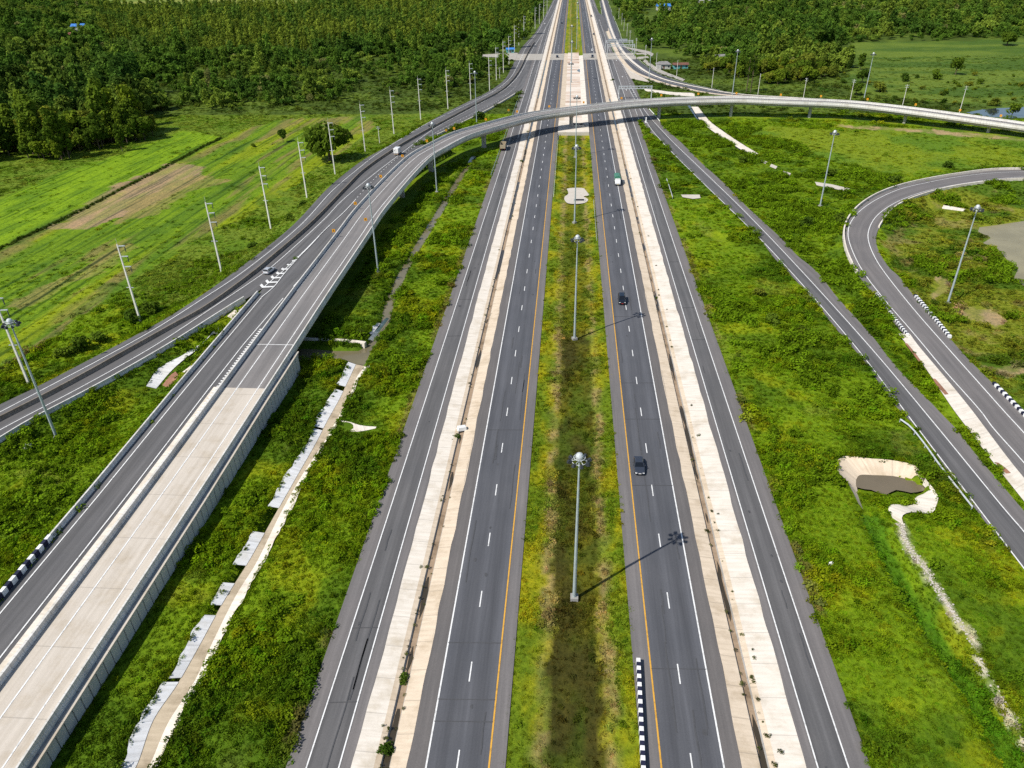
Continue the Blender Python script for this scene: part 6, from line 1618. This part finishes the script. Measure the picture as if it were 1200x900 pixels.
# single trees standing in the open, and bushes
ONE = [('spread', 387, 188, 1.95, 2.3, 'leaf_deep', 'big round dark tree standing alone on the verge behind the tall poles'),
       ('round', 332, 167, .62, .75, 'leaf_deep', 'small dark tree alone in the light green field'),
       ('bushy', 297, 172, .5, .5, 'leaf_mid', 'tiny round bush left of the small tree in the field'),
       ('round', 1119, 88, 1.15, 1.35, 'leaf_deep', 'dark leaning tree standing alone in the right pasture'),
       ('bushy', 1096, 93, 1.5, 1.4, 'leaf_mid', 'olive shrub tree left of the dark pasture tree'),
       ('spread', 1180, 53, 1.5, 1.5, 'leaf_deep', 'large dark tree at the top edge of the right pasture'),
       ('round', 1186, 135, .85, .9, 'leaf_mid', 'leafy tree on the bank of the dark pond'),
       ('bushy', 1165, 124, 1.3, 1.0, 'leaf_olive', 'brownish bush on the far bank of the dark pond'),
       ('round', 1010, 97, 1.1, 1.0, 'leaf_deep', 'dark tree behind the flyover left of the leaning light pole'),
       ('round', 1003, 112, 1.0, .9, 'leaf_deep', 'dark round tree close behind the flyover parapet'),
       ('tall', 1008, 82, 1.0, .8, 'leaf_deep', 'upright tree at the woods corner above the flyover'),
       ('bushy', 1030, 108, 1.7, 1.4, 'leaf_olive', 'olive bush behind the flyover right of the dark round tree'),
       ('bushy', 985, 70, 1.6, 1.5, 'leaf_mid', 'bushy tree at the corner where woods meet pasture'),
       ('bushy', 1060, 95, 1.2, 1.2, 'leaf_deep', 'small dark shrub in the pasture below the woods'),
       ('bushy', 1148, 98, .9, .9, 'leaf_mid', 'lone small shrub right of the leaning pasture tree'),
       ('bushy', 1105, 112, .5, .6, 'leaf_deep', 'tiny conical dark shrub on the pasture behind the flyover'),
       ('bushy', 95, 410, 1.05, .95, 'leaf_deep', 'largest dark bush beside the lower left ramp'),
       ('bushy', 118, 400, .8, .7, 'leaf_mid', 'bush directly right of the largest dark bush by the ramp'),
       ('bushy', 75, 416, .8, .6, 'leaf_mid', 'bush directly left of the largest dark bush by the ramp'),
       ('bushy', 158, 377, .95, .9, 'leaf_deep', 'dark bush at the foot of the second power pole'),
       ('bushy', 178, 366, .9, .8, 'leaf_mid', 'green bush right of the second power pole foot'),
       ('bushy', 342, 260, .8, .7, 'leaf_mid', 'bush on the verge just before the fourth power pole'),
       ('bushy', 356, 243, .8, .65, 'leaf_deep', 'dark bush on the verge beside the fifth power pole'),
       ('bushy', 296, 291, .7, .5, 'leaf_deep', 'low bush on the verge between third and fourth power poles'),
       ('bushy', 532, 153, 1.0, .9, 'leaf_deep', 'dark bush between merging lane and flyover'),
       ('bushy', 562, 140, 1.3, 1.0, 'leaf_deep', 'wide bush at the foot of the mast between ramp and flyover'),
       ('bushy', 502, 167, .6, .6, 'leaf_mid', 'small bush where the flyover leaves the merging lane'),
       ('bushy', 890, 345, .7, .55, 'leaf_olive', 'yellowish bush in the middle of the right hand weeds'),
       ('bushy', 905, 378, .8, .6, 'leaf_mid', 'green bush in the right hand weeds near the yellowish bush'),
       ('bushy', 870, 190, .8, .7, 'leaf_mid', 'bush near the end of the white drain'), ('bushy', 985, 262, .9, .8, 'leaf_deep', 'dark bush left of the loop ramp bend'),
       ('bushy', 945, 265, 1.0, .8, 'leaf_deep', 'dark bush below the mast left of the loop ramp'), ('bushy', 972, 206, 1.0, .8, 'leaf_deep', 'dark bush near the mast foot left of the loop'),
       ('bushy', 1046, 213, 1.0, .7, 'leaf_mid', 'bush outside the far curve of the loop ramp'), ('bushy', 1110, 197, .9, .7, 'leaf_deep', 'small bush outside the loop ramp near its top'),
       ('bushy', 1062, 240, .6, .5, 'leaf_deep', 'bush inside the loop ramp beside the white outfall'), ('bushy', 1096, 356, .45, .35, 'leaf_deep', 'small bush at the foot of the mast inside the loop')]
for i, (kd, px, py, s_, sv_, mt_, lb) in enumerate(ONE):
    c = G(px, py); z = float(terrain(np.array([c[0]]), np.array([c[1]]))[0]); c = G(px, py, max(z, 0) if z > .3 else 0)
    isb = kd == 'bushy' and s_ < 1.2
    tree(kd, i, (c[0], c[1], z - (.5 * sv_ if isb else 0)), s_, sv_, i * 1.3, mt_, lb, 'bush' if isb else 'tree', None, 'bush' if isb else None)
px_ = RNG.uniform(985, 1200, 120); py_ = RNG.uniform(60, 122, 120); k_ = 0
for a, c in zip(px_, py_):
    if a < 1015 and c < 75 or k_ >= 36 or RNG.uniform() < .25 + .6 * (c < 85): continue
    q = G(a, c); s_ = RNG.uniform(.35, .85); k_ += 1
    tree('bushy', k_, (q[0], q[1], -.5 * s_), s_, s_ * RNG.uniform(.6, 1), k_, ('leaf_mid', 'leaf_deep', 'leaf_olive')[k_ % 3], 'low shrub scattered over the green pasture behind the flyover', 'bush', 'shrubs on the right pasture', 'bush')
# bare tall trees behind the flyover
for j, (px, py, lb) in enumerate(((874.5, 107.5, 'tall thin bare trunked tree, left one of the pair behind the flyover'), (879.5, 108, 'tall thin bare trunked tree, right one of the pair behind the flyover'))):
    c = G(px, py); t = empty('bare_tree', c, j, lb, 'tree')
    mb = MB(); mb.tube((0, 0, -.3), (.2, 0, 11), .3, .22, 7); mb.tube((.2, 0, 11), (-.1, .2, 22 - 3 * j), .22, .06, 6)
    br = random.Random(j)
    tips = []
    for k_ in range(14):
        z_ = 8 + k_ * .9; a = br.uniform(0, 6.28); l_ = br.uniform(1.0, 2.6)
        p1 = (math.cos(a) * l_, math.sin(a) * l_, z_ + br.uniform(.8, 2)); mb.tube((.1, 0, z_), p1, .08, .03, 4); tips.append(p1)
    mb.build('trunk', 'bark', t)
    me = crown_mesh('sparse_crown', np.random.default_rng(j), [(q, (1.2, 1.2, 1.0)) for q in tips], 700, .55, 'leaf_deep')
    o = bpy.data.objects.new('crown', me); COL.objects.link(o); o.parent = t
# weeds sprouting from the drains
for i, (px, py, s_, lb) in enumerate(((470, 797, .35, 'leafy weed sprouting from the left drain beside the near road'), (452, 880, .45, 'lowest weed sprouting from the left drain at the picture bottom'), (536, 512, .3, 'weed spilling over the left drain beside a white block'), (599, 215, .30, 'weed in the left drain in front of the flyover'), (611, 190, .40, 'weed clump in the left drain nearest the flyover shadow'), (618, 155, .35, 'weed in the left drain directly under the flyover'), (717, 95, .55, 'leafy weed standing in the right drain behind the flyover'), (770, 349, .25, 'small weed in the right drain next to the upper black car'))):
    c = G(px, py, -.4); tree('bushy', i, (c[0], c[1], -1.0), s_, s_ * .9, i, 'leaf_deep' if i != 3 else 'leaf_dry', lb, 'weed', None, 'weed')
# bits of litter and small blocks
for px, py, s_, lb in ((541, 503, .9, 'white block lying across the left drain near the weed'), (33, 524, .8, 'white box in the weeds below the near left mast'), (973, 662, .45, 'white bag lying in the right hand weeds')):
    c = G(px, py); z = float(terrain(np.array([c[0]]), np.array([c[1]]))[0])
    t = MB().box(-s_, s_, -s_ * .6, s_ * .6, 0, s_ * .9, taper=.12).build('white_block', 'barrier_white', bevel=.06)
    t.location = (c[0], c[1], max(z, -.1)); t.rotation_euler = (.05, .08, .4); fix(t, lb, 'block')
c = G(757, 143.5, 0); t = empty('delineator', c, 0, 'white crash cushion post on the nose where the right ramp splits', 'bollard')
MB().box(-.6, .6, -1.0, 1.0, 0, .25).build('base', 'barrier_white', t); MB().tube((0, 0, .25), (0, 0, 2.6), .35, .3, 10).build('post', 'barrier_white', t)
